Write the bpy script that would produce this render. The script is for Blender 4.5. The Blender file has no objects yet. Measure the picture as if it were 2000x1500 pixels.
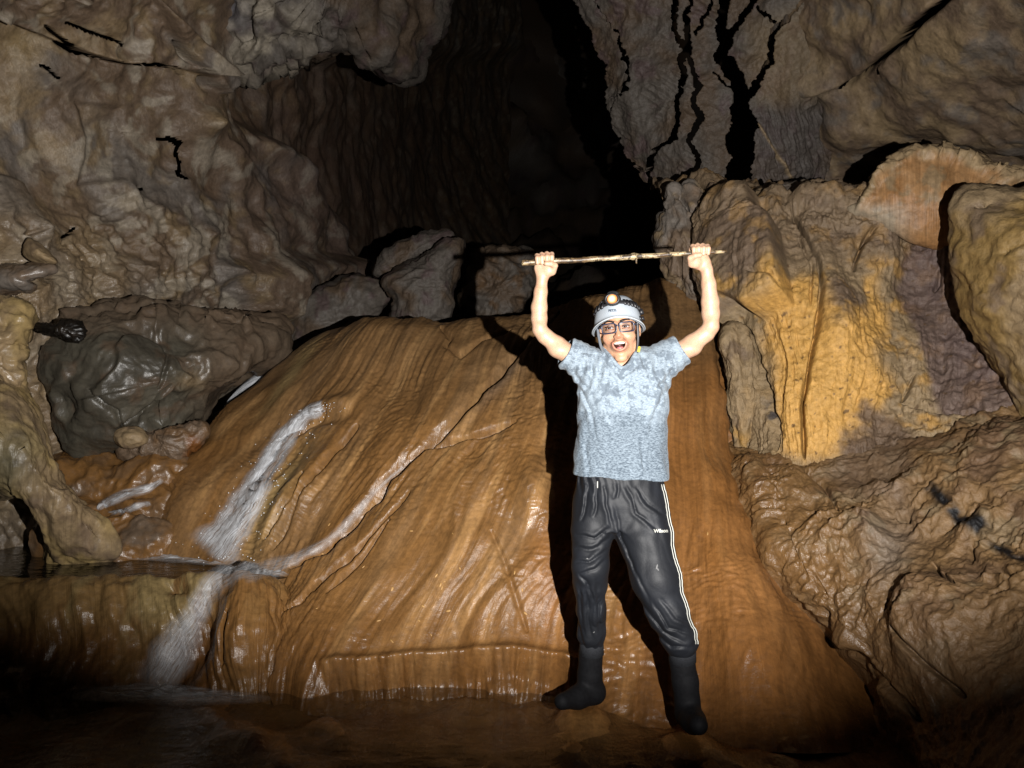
import bpy, bmesh, math, random
import numpy as np
from mathutils import Vector, Matrix

# ------------------------------------------------------------------ camera, world, lamp, exposure
scene = bpy.context.scene
COL = scene.collection
CAMZ, F = 1.40, 1500.0            # eye height in metres, focal length in pixels of a 2000 px wide frame
cam_d = bpy.data.cameras.new('camera'); cam_d.sensor_width = 36.0; cam_d.lens = 36.0 * F / 2000.0
cam_d.clip_start = 0.05; cam_d.clip_end = 200.0
cam = bpy.data.objects.new('camera', cam_d); COL.objects.link(cam)
cam.location = (0, 0, CAMZ); cam.rotation_euler = (math.radians(90), 0, 0)
scene.camera = cam

world = bpy.data.worlds.new('World'); scene.world = world; world.use_nodes = True
world.node_tree.nodes['Background'].inputs[0].default_value = (0.0, 0.0, 0.0, 1)   # deep inside a cave: no daylight at all
world.node_tree.nodes['Background'].inputs[1].default_value = 0.0

# the only light of the place: a caver's lamp held beside the camera, wide oval beam
lamp_d = bpy.data.lights.new('hand_lamp', 'SPOT')
lamp_d.energy = 1480; lamp_d.color = (1.0, 0.97, 0.935); lamp_d.shadow_soft_size = 0.014
lamp_d.spot_size = math.radians(69); lamp_d.spot_blend = 0.62
lamp = bpy.data.objects.new('hand_lamp', lamp_d); COL.objects.link(lamp)
lamp.location = (0.50, 0.0, 1.36)
_aim = Vector((0.28, 4.0, 1.95)) - lamp.location
lamp.rotation_euler = _aim.to_track_quat('-Z', 'Y').to_euler()
lamp.scale = (1.66, 1.0, 1.0)

vs = scene.view_settings
vs.view_transform = 'Standard'; vs.look = 'None'; vs.exposure = 0.0; vs.gamma = 1.0; vs.use_curve_mapping = False
scene.cycles.use_denoising = True
scene.cycles.max_bounces = 6; scene.cycles.diffuse_bounces = 3; scene.cycles.glossy_bounces = 3
scene.cycles.transmission_bounces = 6; scene.cycles.transparent_max_bounces = 12
scene.cycles.sample_clamp_indirect = 3.0; scene.cycles.sample_clamp_direct = 12.0

# ------------------------------------------------------------------ helpers
def S(r, g, b):
    f = lambda c: (c/255/12.92) if c/255 <= 0.04045 else ((c/255+0.055)/1.055)**2.4
    return np.array([f(r), f(g), f(b)])

def P(px, py, d):
    """a spot seen at photo pixel (px, py), d metres in front of the camera -> world point"""
    return Vector(((px-1000)/F*d, d, CAMZ-(py-750)/F*d))

def to_world(a):
    a = np.asarray(a, float); o = np.empty_like(a); d = a[..., 2]
    o[..., 0] = (a[..., 0]-1000)/F*d; o[..., 1] = d; o[..., 2] = CAMZ-(a[..., 1]-750)/F*d
    return o

def to_pix(v):
    return 1000+v[:, 0]/v[:, 1]*F, 750-(v[:, 2]-CAMZ)/v[:, 1]*F

_rp = np.random.RandomState(5)
_PERM = np.tile(_rp.permutation(1024).astype(np.int32), 2)
_ga = _rp.normal(size=(1024, 3)); _ga = (_ga/np.linalg.norm(_ga, axis=1)[:, None]).astype(np.float32)

def pn(p, seed=0):
    """gradient noise, about -1..1"""
    p = np.asarray(p, np.float32); fl = np.floor(p); i = (fl.astype(np.int32)+seed*57) & 1023; f = p-fl
    u = f*f*f*(f*(f*6-15)+10); j = (i+1) & 1023
    x0, y0, z0 = f[:, 0], f[:, 1], f[:, 2]; x1, y1, z1 = x0-1, y0-1, z0-1
    A, B = _PERM[i[:, 0]], _PERM[j[:, 0]]
    AA, AB, BA, BB = _PERM[A+i[:, 1]], _PERM[A+j[:, 1]], _PERM[B+i[:, 1]], _PERM[B+j[:, 1]]
    iz, jz = i[:, 2], j[:, 2]
    def d(h, x, y, z):
        g = _ga[_PERM[h]]; return g[:, 0]*x+g[:, 1]*y+g[:, 2]*z
    ux, uy, uz = u[:, 0], u[:, 1], u[:, 2]
    def l(a_, b_, t_): return a_+t_*(b_-a_)
    r0 = l(l(d(AA+iz, x0, y0, z0), d(BA+iz, x1, y0, z0), ux), l(d(AB+iz, x0, y1, z0), d(BB+iz, x1, y1, z0), ux), uy)
    r1 = l(l(d(AA+jz, x0, y0, z1), d(BA+jz, x1, y0, z1), ux), l(d(AB+jz, x0, y1, z1), d(BB+jz, x1, y1, z1), ux), uy)
    return l(r0, r1, uz)*1.7

def fbm(p, o=5, seed=0, gain=0.5, lac=2.03):
    p = np.asarray(p, float); r = 0; a = 1.0
    for k in range(o):
        r = r + a*pn(p, seed+k*7); p = p*lac+3.7; a *= gain
    return r

def ridged(p, o=4, seed=0, gain=0.5, lac=2.1):
    p = np.asarray(p, float); r = 0; a = 1.0
    for k in range(o):
        r = r + a*(1-2*np.abs(pn(p, seed+k*11))); p = p*lac+1.3; a *= gain
    return r

def warp(p, sc, amt, seed=0):
    q = np.asarray(p)*sc
    return p + amt*np.stack([pn(q, seed), pn(q+11.3, seed+1), pn(q+27.1, seed+2)], 1)

def sstep(a, b, x):
    t = np.clip((x-a)/(b-a), 0, 1); return t*t*(3-2*t)

def pdist(x, y, pts):
    """distance to a polyline, running parameter 0..1, signed side"""
    best = np.full(x.shape, 1e9); par = np.zeros(x.shape); side = np.zeros(x.shape); n = len(pts)-1
    for k in range(n):
        (ax, ay), (bx, by) = pts[k][:2], pts[k+1][:2]; ex, ey = bx-ax, by-ay; L = ex*ex+ey*ey+1e-9
        t = np.clip(((x-ax)*ex+(y-ay)*ey)/L, 0, 1); qx, qy = x-ax-t*ex, y-ay-t*ey
        d = np.hypot(qx, qy); m = d < best
        best[m] = d[m]; par[m] = (k+t[m])/n; side[m] = np.sign(ex*qy-ey*qx)[m]
    return best, par, side

def inpoly(x, y, poly):
    r = np.zeros(x.shape, bool); n = len(poly); j = n-1
    for i in range(n):
        xi, yi = poly[i]; xj, yj = poly[j]
        c = ((yi > y) != (yj > y)) & (x < (xj-xi)*(y-yi)/((yj-yi)+1e-9)+xi)
        r ^= c; j = i
    return r

def soft(x, y, poly, w=20):
    """1 inside the polygon, 0 outside, w pixels of blend"""
    d, _, _ = pdist(x, y, list(poly)+[poly[0]])
    return sstep(-w, w, np.where(inpoly(x, y, poly), d, -d))

def blob(x, y, cx, cy, rx, ry, a=0):
    c, s = math.cos(math.radians(a)), math.sin(math.radians(a)); dx, dy = x-cx, y-cy
    return np.exp(-(((dx*c+dy*s)/rx)**2+((-dx*s+dy*c)/ry)**2))

def cr1(a, n):
    """Catmull-Rom along axis 0 to n samples"""
    a = np.asarray(a, float); m = len(a); t = np.linspace(0, m-1, n); i = np.minimum(t.astype(int), m-2); f = t-i
    f = f.reshape((-1,)+(1,)*(a.ndim-1))
    e = np.concatenate([[2*a[0]-a[1]], a, [2*a[-1]-a[-2]]]); p0, p1, p2, p3 = e[i], e[i+1], e[i+2], e[i+3]
    return 0.5*(2*p1+(p2-p0)*f+(2*p0-5*p1+4*p2-p3)*f*f+(3*p1-p0-3*p2+p3)*f**3)

def net(ctrl, nr, nc):
    """control net [rows][cols] of (px, py, d) -> dense world grid"""
    g = cr1(np.array(ctrl, float), nr); g = cr1(g.transpose(1, 0, 2), nc).transpose(1, 0, 2)
    return to_world(g)

def gnormal(g):
    du = np.gradient(g, axis=1); dv = np.gradient(g, axis=0); n = np.cross(du, dv)
    return n/(np.linalg.norm(n, axis=2, keepdims=True)+1e-12)

def smooth_grid(a, k):
    for _ in range(k):
        b = a.copy(); b[1:-1] += a[:-2]+a[2:]; b[1:-1] /= 3
        a = b.copy(); a[:, 1:-1] += b[:, :-2]+b[:, 2:]; a[:, 1:-1] /= 3
    return a

def grid_faces(nr, nc, keep=None, wrap=False):
    i = np.arange(nr*nc).reshape(nr, nc)
    if wrap: i = np.concatenate([i, i[:, :1]], 1)
    f = np.stack([i[:-1, :-1], i[1:, :-1], i[1:, 1:], i[:-1, 1:]], -1).reshape(-1, 4)
    return f

def mesh_np(name, v, f, mat=None, parent=None, attrs=None, smooth=True):
    """v Nx3, f Mx4 or Mx3 -> object; attrs: name -> (N,), (N,3)"""
    me = bpy.data.meshes.new(name); v = np.ascontiguousarray(v, np.float32); f = np.ascontiguousarray(f, np.int32)
    k = f.shape[1]; me.vertices.add(len(v)); me.vertices.foreach_set('co', v.ravel())
    me.loops.add(f.size); me.loops.foreach_set('vertex_index', f.ravel())
    me.polygons.add(len(f)); me.polygons.foreach_set('loop_start', np.arange(0, f.size, k, dtype=np.int32))
    me.update(calc_edges=True); me.validate()
    if smooth: me.polygons.foreach_set('use_smooth', np.ones(len(me.polygons), bool))
    for an, av in (attrs or {}).items():
        av = np.asarray(av, np.float32)
        if av.ndim == 1:
            at = me.attributes.new(an, 'FLOAT', 'POINT'); at.data.foreach_set('value', av)
        elif an.startswith('c_'):
            at = me.attributes.new(an, 'FLOAT_COLOR', 'POINT')
            at.data.foreach_set('color', np.concatenate([av, np.ones((len(av), 1), np.float32)], 1).ravel())
        else:
            at = me.attributes.new(an, 'FLOAT_VECTOR', 'POINT'); at.data.foreach_set('vector', av.ravel())
    o = bpy.data.objects.new(name, me); COL.objects.link(o)
    if mat: me.materials.append(mat)
    if parent: o.parent = parent
    return o

def tag(o, label=None, cat=None, group=None, kind=None):
    for k, val in (('label', label), ('category', cat), ('group', group), ('kind', kind)):
        if val: o[k] = val
    return o

def empty(name, loc=(0, 0, 0)):
    o = bpy.data.objects.new(name, None); COL.objects.link(o); o.location = loc; o.empty_display_size = 0.1
    return o

def join_np(parts):
    vs_, fs_, n = [], [], 0
    for v, f in parts:
        vs_.append(np.asarray(v, float)); fs_.append(np.asarray(f, int)+n); n += len(v)
    return np.concatenate(vs_), np.concatenate(fs_)

def tube(pts, rad, ns=12, cap=True, flat=None):
    """tapered tube through pts -> (v, quads); flat=(axis vec, ratio) squashes it"""
    pts = np.asarray(pts, float); n = len(pts); rad = np.broadcast_to(np.asarray(rad, float), (n,)).copy()
    if cap:
        t0 = pts[0]-pts[1]; t0 /= np.linalg.norm(t0)+1e-9; t1 = pts[-1]-pts[-2]; t1 /= np.linalg.norm(t1)+1e-9
        pts = np.concatenate([[pts[0]+t0*rad[0]*.25], pts, [pts[-1]+t1*rad[-1]*.25]]); rad = np.concatenate([[rad[0]*.02], rad, [rad[-1]*.02]]); n += 2
    tg = np.gradient(pts, axis=0); tg /= np.linalg.norm(tg, axis=1)[:, None]+1e-9
    up = np.array([0, 0, 1.0]) if abs(tg[0][2]) < .9 else np.array([0, 1.0, 0]); rings = []
    for i in range(n):
        a = np.cross(tg[i], up); a /= np.linalg.norm(a)+1e-9; b = np.cross(a, tg[i]); up = b
        th = np.linspace(0, 2*math.pi, ns, endpoint=False)
        rings.append(pts[i]+rad[i]*(np.cos(th)[:, None]*a+np.sin(th)[:, None]*b*(flat or 1)))
    return np.concatenate(rings), grid_faces(n, ns, wrap=True)[:, ::-1]

# ------------------------------------------------------------------ materials
class NT:
    def __init__(s, name):
        s.m = bpy.data.materials.new(name); s.m.use_nodes = True; s.t = s.m.node_tree; s.n = s.t.nodes; s.l = s.t.links
        s.b = s.n['Principled BSDF']; s.o = s.n['Material Output']
    def new(s, t, **k):
        nd = s.n.new(t)
        for a, v in k.items(): setattr(nd, a, v)
        return nd
    def set(s, sock, v):
        if hasattr(v, 'links') or isinstance(v, bpy.types.NodeSocket): s.l.new(v, sock)
        else:
            if hasattr(v, '__len__') and len(v) == 3 and sock.type == 'RGBA': v = (*v, 1)
            sock.default_value = v
    def attr(s, name, out='Color'):
        return s.new('ShaderNodeAttribute', attribute_name=name).outputs[out]
    def coord(s, scale=(1, 1, 1), src=None, out='Object'):
        v = src if src is not None else s.new('ShaderNodeTexCoord').outputs[out]
        mp = s.new('ShaderNodeMapping'); s.l.new(v, mp.inputs[0]); mp.inputs['Scale'].default_value = scale
        return mp.outputs[0]
    def noise(s, vec, scale, detail=6, rough=0.55, dist=0.0):
        nd = s.new('ShaderNodeTexNoise'); s.l.new(vec, nd.inputs['Vector'])
        nd.inputs['Scale'].default_value = scale; nd.inputs['Detail'].default_value = detail
        nd.inputs['Roughness'].default_value = rough; nd.inputs['Distortion'].default_value = dist
        return nd.outputs['Fac']
    def voro(s, vec, scale, feature='F1'):
        nd = s.new('ShaderNodeTexVoronoi', feature=feature); s.l.new(vec, nd.inputs['Vector']); nd.inputs['Scale'].default_value = scale
        return nd.outputs['Distance']
    def ramp(s, fac, stops):
        nd = s.new('ShaderNodeValToRGB'); s.l.new(fac, nd.inputs[0]); e = nd.color_ramp.elements
        while len(e) < len(stops): e.new(0.5)
        for k, (p, c) in enumerate(stops):
            e[k].position = p; c = (c, c, c) if not hasattr(c, '__len__') else c; e[k].color = (*c, 1)
        return nd.outputs[0]
    def math(s, op, a, b=0.0, clamp=False):
        nd = s.new('ShaderNodeMath', operation=op, use_clamp=clamp); s.set(nd.inputs[0], a); s.set(nd.inputs[1], b); return nd.outputs[0]
    def mix(s, fac, a, b, mode='MIX'):
        nd = s.new('ShaderNodeMix', data_type='RGBA', blend_type=mode); s.set(nd.inputs[0], fac); s.set(nd.inputs[6], a); s.set(nd.inputs[7], b); return nd.outputs[2]
    def mapr(s, v, a, b, c, d):
        nd = s.new('ShaderNodeMapRange'); s.set(nd.inputs[0], v)
        for k, q in enumerate((a, b, c, d)): nd.inputs[k+1].default_value = q
        return nd.outputs[0]
    def bump(s, h, strength=0.5, dist=0.02, prev=None):
        nd = s.new('ShaderNodeBump'); nd.inputs['Strength'].default_value = strength; nd.inputs['Distance'].default_value = dist
        s.l.new(h, nd.inputs['Height'])
        if prev is not None: s.l.new(prev, nd.inputs['Normal'])
        return nd.outputs[0]

def rock_mat(name, bump=1.0, flow=0.0, rough=(0.66, 0.25), grain=1.0):
    """cave rock: base colour carried by the mesh (c_rock), broken by noise; wet film where the mesh says so"""
    t = NT(name); col = t.attr('c_rock'); wet = t.attr('wet', 'Fac'); co = t.coord()
    n2 = t.noise(co, 34, 4, .66); n3 = t.noise(co, 130, 2, .7)
    c = t.mix(1.0, col, t.mapr(n2, .3, .7, .74, 1.22), 'MULTIPLY')
    rn = t.new('ShaderNodeTexNoise', noise_type='RIDGED_MULTIFRACTAL'); t.l.new(co, rn.inputs['Vector']); rn.inputs['Scale'].default_value = 11; rn.inputs['Detail'].default_value = 5; rn.inputs['Roughness'].default_value = .62; rn.inputs['Distortion'].default_value = .5
    nm = t.bump(rn.outputs['Fac'], .42*bump, .016); nm = t.bump(n2, .5*bump, .018, nm); nm = t.bump(n3, .42*bump*grain, .005, nm)
    if flow:
        fl = t.attr('flow', 'Vector')
        s1 = t.noise(t.coord((30, 1.6, 1), fl), 1, 3, .6, .8)
        c = t.mix(1.0, c, t.mapr(s1, .3, .7, 1-.22*flow, 1+.17*flow), 'MULTIPLY')
        nm = t.bump(s1, .40*flow, .012, nm)
    w = t.math('MULTIPLY', wet, t.mapr(n2, .35, .6, .45, 1.0), True)
    t.set(t.b.inputs['Base Color'], c); t.l.new(nm, t.b.inputs['Normal'])
    t.set(t.b.inputs['Roughness'], t.mapr(w, 0, 1, rough[0], rough[1]))
    t.set(t.b.inputs['Specular IOR Level'], t.mapr(w, 0, 1, .2, .5))
    return t.m

M_ROCK = rock_mat('cave_rock')
M_SMOOTH = rock_mat('smooth_rock', bump=.5, grain=.8)
M_FLOW = rock_mat('flowstone', bump=.45, flow=1.0, rough=(.55, .24), grain=.9)
M_FLOWDRY = rock_mat('flowstone_grainy', bump=.95, flow=.45, rough=(.62, .30), grain=2.2)

GREY = S(140, 130, 120)*.50; BROWN = S(132, 111, 91)*.50; TAN = S(166, 142, 108)*.55; OCHRE = S(208, 160, 86)*.64
ORANGE = S(162, 117, 67)*.50; RUST = S(144, 92, 46)*.46; CLAY = S(128, 98, 68)*.5; DARK = S(70, 62, 60)*.45; PALE = S(196, 184, 164)*.62
PURPLE = S(120, 100, 98)*.55; YEL = S(180, 154, 104)*.56

def mixc(c, m, k):
    m = np.clip(m, 0, 1)[:, None]; return c*(1-m)+np.asarray(k)*m
# ------------------------------------------------------------------ rock builders
def vnormal(v, f):
    a = v[f[:, 0]]; n = np.cross(v[f[:, 1]]-a, v[f[:, 2]]-a)
    if f.shape[1] == 4: n = n+np.cross(v[f[:, 2]]-a, v[f[:, 3]]-a)
    o = np.zeros_like(v)
    for k in range(f.shape[1]):
        for c in range(3): o[:, c] += np.bincount(f[:, k], n[:, c], len(v))
    return o/(np.linalg.norm(o, axis=1, keepdims=True)+1e-12)

def surface(name, ctrl, nr, nc, disp, color, mat, wet=None, flowscale=(1, 1), parent=None, raw=False, cuts=()):
    g = net(ctrl, nr, nc); n = smooth_grid(gnormal(g), 4); n /= np.linalg.norm(n, axis=2, keepdims=True)+1e-9
    p = g.reshape(-1, 3); n = n.reshape(-1, 3)
    tc = np.array([0, 0, CAMZ])-p; sg = 1.0 if (np.sum(n*tc, 1) > 0).mean() > .5 else -1.0; n = n*sg
    t, s = [a.ravel() for a in np.meshgrid(np.linspace(0, 1, nr), np.linspace(0, 1, nc), indexing='ij')]
    px, py = to_pix(p)
    h = disp(p, px, py, s, t); v = p+n*h[:, None]
    f = grid_faces(nr, nc)
    if sg < 0: f = f[:, ::-1]
    if cuts:                                       # open fissures: real gaps in the rock sheet
        jx = px+2.5*pn(np.stack([px/14, py/14, px*0], 1), 91); jy = py+2.5*pn(np.stack([px/14, py/14, px*0+4], 1), 92); gap = np.zeros(len(px), bool)
        for pts, wd in cuts:
            d, u, sd = pdist(jx, jy, pts); gap |= d < np.maximum(1.0, wd*.27*(.45+.55*np.sin(np.pi*np.clip(u, .02, .98)))*(1+.3*pn(p*7, 93)))
        f = f[~gap[f].any(1)]
    c = color(v, px, py, s, t, h); w = wet(v, px, py, s, t, h) if wet else np.full(len(v), .25)
    fl = np.stack([s*flowscale[0], t*flowscale[1], np.zeros_like(s)], 1)
    if raw: return v, f, {'c_rock': c, 'wet': w, 'flow': fl}, px, py
    return mesh_np(name, v, f, mat, parent, {'c_rock': c, 'wet': w, 'flow': fl})

def outline_rock(name, poly, d, bulge, back, disp, color, mat, wet=None, tilt=(0, 0), n=240, nr=70, pw=2.3, jag=4.0, seed=1, flowscale=(1, 1), parent=None, center=None):
    """closed boulder whose outline, seen from the camera side, is poly; bulge/back = its depth in metres"""
    poly = np.array(poly, float); e = np.concatenate([poly[-2:], poly, poly[:3]]); m = len(poly)
    q = cr1(e, (len(e)-1)*40+1)[80:80+m*40]
    seg = np.r_[0, np.cumsum(np.hypot(*np.diff(np.concatenate([q, q[:1]]), axis=0).T))]
    u = np.linspace(0, seg[-1], n, endpoint=False); qq = np.concatenate([q, q[:1]])
    o = np.stack([np.interp(u, seg, qq[:, 0]), np.interp(u, seg, qq[:, 1])], 1)
    z3 = np.stack([o[:, 0]/38., o[:, 1]/38., np.full(n, seed*3.1)], 1)
    o = o+jag*np.stack([fbm(z3, 3, seed), fbm(z3+9, 3, seed+3)], 1)
    c = np.array(center) if center else o.mean(0)
    os_ = o.copy()
    for _ in range(3):
        kk = n//6; ex = np.concatenate([os_[-kk:], os_, os_[:kk]]); cs_ = np.cumsum(np.concatenate([np.zeros((1, 2)), ex]), 0); os_ = (cs_[2*kk:]-cs_[:-2*kk])[:n]/(2*kk)
    th = np.linspace(1e-4, math.pi-1e-4, nr); rows = []
    for a in th:
        r = math.sin(a); k = max(0.0, 1-r**pw)**(1/pw); dz = -bulge*k if a < math.pi/2 else back*k
        pt = c+(os_+(o-os_)*r**1.5-c)*r; dd = d+dz+tilt[0]*(pt[:, 0]-c[0])+tilt[1]*(pt[:, 1]-c[1])
        rows.append(np.concatenate([pt, dd[:, None]], 1))
    g = to_world(np.array(rows)); p = g.reshape(-1, 3); f = grid_faces(nr, n, wrap=True)
    nn = vnormal(p, f); 
    if np.sum(nn*(p-p.mean(0)), 1).mean() < 0: nn = -nn; f = f[:, ::-1]
    px, py = to_pix(p); t, s = [a.ravel() for a in np.meshgrid(np.linspace(0, 1, nr), np.linspace(0, 1, n), indexing='ij')]
    h = disp(p, px, py, s, t); v = p+nn*h[:, None]
    cc = color(v, px, py, s, t, h); w = wet(v, px, py, s, t, h) if wet else np.full(len(v), .25)
    fl = np.stack([(px-1000)/400*flowscale[0], py/400*flowscale[1], np.zeros_like(s)], 1)
    return mesh_np(name, v, f, mat, parent, {'c_rock': cc, 'wet': w, 'flow': fl})

def groove(px, py, pts, width, depth, taper=True, p=None, sharp=1.0):
    d, u, sd = pdist(px, py, pts)
    w = width*(np.sqrt(np.clip(1-(2*u-1)**4, 0, 1)) if taper else 1.0)
    if p is not None: w = w*(1+.55*pn(p*9, 77))
    return -depth*np.exp(-(d/(w*.5+.6))**2*sharp)

def step_edge(px, py, pts, fade, h, w=5):
    """a broken bed edge: proud on the left-hand side of the path, fading away from it"""
    d, u, sd = pdist(px, py, pts); e = np.sqrt(np.clip(1-(2*u-1)**4, 0, 1))
    return h*e*np.exp(-d/fade)*np.where(sd > 0, 1.0, -1.0)*sstep(0, w, d)

def scallop(p, sc, seed):
    """rounded dimples with sharp crests"""
    return -np.abs(pn(warp(p, sc*.6, .35/sc, seed+5)*sc, seed))

def rockcol(p, a, b, c, seed, sc=1.6):
    n = fbm(warp(p, sc, .2, seed)*sc, 4, seed+1); m = fbm(p*sc*3.1, 4, seed+9)
    r = np.tile(np.asarray(a, float), (len(p), 1)); r = mixc(r, sstep(-.15, .55, n), b); return mixc(r, sstep(.1, .7, m)*.8, c)

# ------------------------------------------------------------------ setting: outer cavern, floor
def build_shell():
    nr, nc = 60, 120
    th = np.linspace(-math.pi/2, math.pi/2, nr); ph = np.linspace(0, 2*math.pi, nc, endpoint=False)
    T, Q = np.meshgrid(th, ph, indexing='ij')
    v = np.stack([np.cos(T)*np.cos(Q)*19+2, np.cos(T)*np.sin(Q)*21+14, np.sin(T)*12+4], -1).reshape(-1, 3)
    v = v*(1+.10*fbm(v*.25, 4, 3)[:, None])
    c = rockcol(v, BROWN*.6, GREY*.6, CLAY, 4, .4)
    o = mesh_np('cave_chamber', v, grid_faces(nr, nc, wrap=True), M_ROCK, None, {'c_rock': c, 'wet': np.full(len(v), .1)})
    tag(o, kind='structure')
build_shell()

def W0(px, d): return (px-1000)/F*d
def build_floor():
    nx, ny = 300, 220
    x = np.linspace(-4.2, 3.6, nx); y = np.linspace(.15, 5.2, ny); X, Y = np.meshgrid(x, y)
    p = np.stack([X, Y, np.zeros_like(X)], -1).reshape(-1, 3)
    h = .045*fbm(p*1.7, 4, 21)+.02*ridged(warp(p, 2, .2, 5)*2.6, 3, 22)-.085
    px, py = to_pix(p)
    h = h+.07*blob(px, py, 480, 1430, 130, 55, 25)+.05*blob(px, py, 640, 1400, 60, 40, 30)+.03*blob(px, py, 1130, 1440, 200, 30)
    h = h+.02*blob(px, py, 900, 1460, 150, 40)
    h = np.where(p[:, 1] > 3.55, h-.25*(p[:, 1]-3.55), h)
    for (fx, fy, fz) in ((W0(1135, 3.24), 3.24, .029), (W0(1350, 3.0), 3.0, .011)):
        m = np.exp(-(((p[:, 0]-fx)/.13)**2+((p[:, 1]-fy)/.15)**2)**2); h = h*(1-m)+fz*m
    p[:, 2] = h
    # keep dry footing under the boots
    c = rockcol(p, ORANGE*1.1, RUST*1.2, ORANGE*1.3, 8, 1.5)
    o = mesh_np('cave_floor', p, grid_faces(ny, nx)[:, ::-1], M_FLOW, None, {'c_rock': c, 'wet': np.full(len(p), 1.0), 'flow': np.stack([p[:, 0]*.6, p[:, 1]*.6, p[:, 2]], 1)})
    tag(o, kind='structure')
build_floor()

# ------------------------------------------------------------------ left cave wall
LW_CR = [  # black cracks (px path, width, depth)
    ([(36, 16), (75, 55), (125, 95), (180, 108)], 6, .07), ([(70, 8), (120, 35), (165, 55), (182, 66)], 4, .05),
    ([(180, 108), (250, 108), (300, 122), (338, 132)], 5, .06),
    ([(296, 58), (306, 80), (322, 102), (340, 118), (345, 140)], 7, .12), ([(340, 118), (346, 142)], 11, .15), ([(376, 142), (380, 176)], 11, .16),
    
    ([(66, 122), (84, 134), (102, 150)], 4, .04), ([(268, 368), (282, 366)], 6, .07), ([(535, 570), (542, 600), (562, 622), (584, 638)], 6, .1),
    ([(420, 52), (440, 70), (444, 105)], 5, .06), ([(0, 478), (50, 468)], 5, .05), ([(110, 470), (136, 455), (140, 448)], 4, .05),
    ([(180, 480), (186, 500), (190, 520)], 4, .05), ([(215, 250), (290, 262)], 2, .02), ([(150, 505), (153, 512)], 6, .06), ([(610, 480), (662, 514)], 3, .02)]

def lw_disp(p, px, py, s, t):
    far = np.clip(p[:, 1]/6, .7, 2)
    big = .16*fbm(warp(p, .7, .35, 31)*.9, 4, 32)*far
    rough = sstep(520, 200, px)*sstep(-.3, .5, fbm(p*1.1, 3, 41)+sstep(250, 520, py)-.45)+sstep(330, 520, py)*sstep(650, 350, px)*.7
    rough = np.clip(rough+.12, 0, 1)
    w = warp(p, 3.2, .10, 35)
    h = big+rough*(.036*ridged(w*3.1, 4, 36)+.055*scallop(p, 6.5, 38))+(1-rough)*.012*fbm(p*4.2, 4, 44)
    h += (.1+rough)*.012*ridged(warp(p, 9, .05, 55)*11, 3, 56)+.05*np.clip(fbm(warp(p, 1.8, .3, 57)*2.2, 3, 58), -.25, .18)
    h = big*(.35+.65*sstep(760, 560, px))+(h-big)*(.12+.88*sstep(680, 500, px))
    # recess right of the central rib, under the ceiling lump
    rec = soft(px, py, [(440, 130), (520, 125), (680, 120), (1100, 100), (1100, 560), (720, 500), (640, 380), (560, 290), (470, 220)], 26)
    h -= .45*rec
    h += .20*blob(px, py, 390, 200, 60, 120, -12)+.16*blob(px, py, 560, 300, 150, 30, 52)+.12*blob(px, py, 540, 440, 90, 70)
    h += .14*blob(px, py, 380, 240, 22, 22)-.05*blob(px, py, 345, 235, 16, 16)
    h += .25*soft(px, py, [(-100, -60), (240, -60), (345, 60), (400, 130), (330, 128), (190, 112), (100, 75), (-100, -20)], 5)
    h += .16*soft(px, py, [(240, -60), (420, -60), (450, 60), (470, 120), (430, 150), (405, 178), (390, 160), (372, 140), (344, 130), (320, 95), (296, 58)], 4)
    h -= .05*soft(px, py, [(322, 290), (340, 292), (346, 340), (330, 365), (300, 370), (268, 430), (262, 350), (306, 345)], 14)
    h -= .06*soft(px, py, [(150, 200), (235, 210), (240, 350), (165, 355), (170, 270)], 8)
    h += .10*soft(px, py, [(-80, 340), (40, 360), (70, 450), (60, 520), (-80, 500)], 12)
    for pts, wd, dp in LW_CR: h += groove(px, py, pts, wd, dp, True, p)
    # ledge of the wall foot running to the right
    h += .30*soft(px, py, [(430, 520), (560, 505), (690, 520), (745, 555), (740, 600), (640, 640), (560, 660), (470, 600)], 22)
    return h

def lw_col(p, px, py, s, t, h):
    c = rockcol(p, BROWN*1.0, GREY*.95, TAN*.85, 12, 1.3)
    c = mixc(c, sstep(.15, .5, fbm(warp(p, 2.5, .2, 16)*4, 4, 18))*.6, PALE*.8)
    c = mixc(c, blob(px, py, 700, 330, 190, 260)*.7, PURPLE*.8)
    c = mixc(c, sstep(300, 100, px)*sstep(-.1, .5, fbm(p*2.3, 4, 15))*.6, TAN*.95)
    c = mixc(c, sstep(280, 560, py)*sstep(420, 60, px)*.5, TAN*.85)
    c = mixc(c, blob(px, py, 385, 230, 20, 20), TAN*1.05)
    c = mixc(c, blob(px, py, 40, 85, 36, 34)*.5, YEL*.9)
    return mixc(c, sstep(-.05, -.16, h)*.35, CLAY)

def lw_wet(p, px, py, s, t, h):
    return np.clip(.6+.5*sstep(350, 550, py)*sstep(.0, .5, fbm(p*2, 3, 61)+.2)+.5*blob(px, py, 60, 550, 120, 120), 0, 1)

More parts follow.
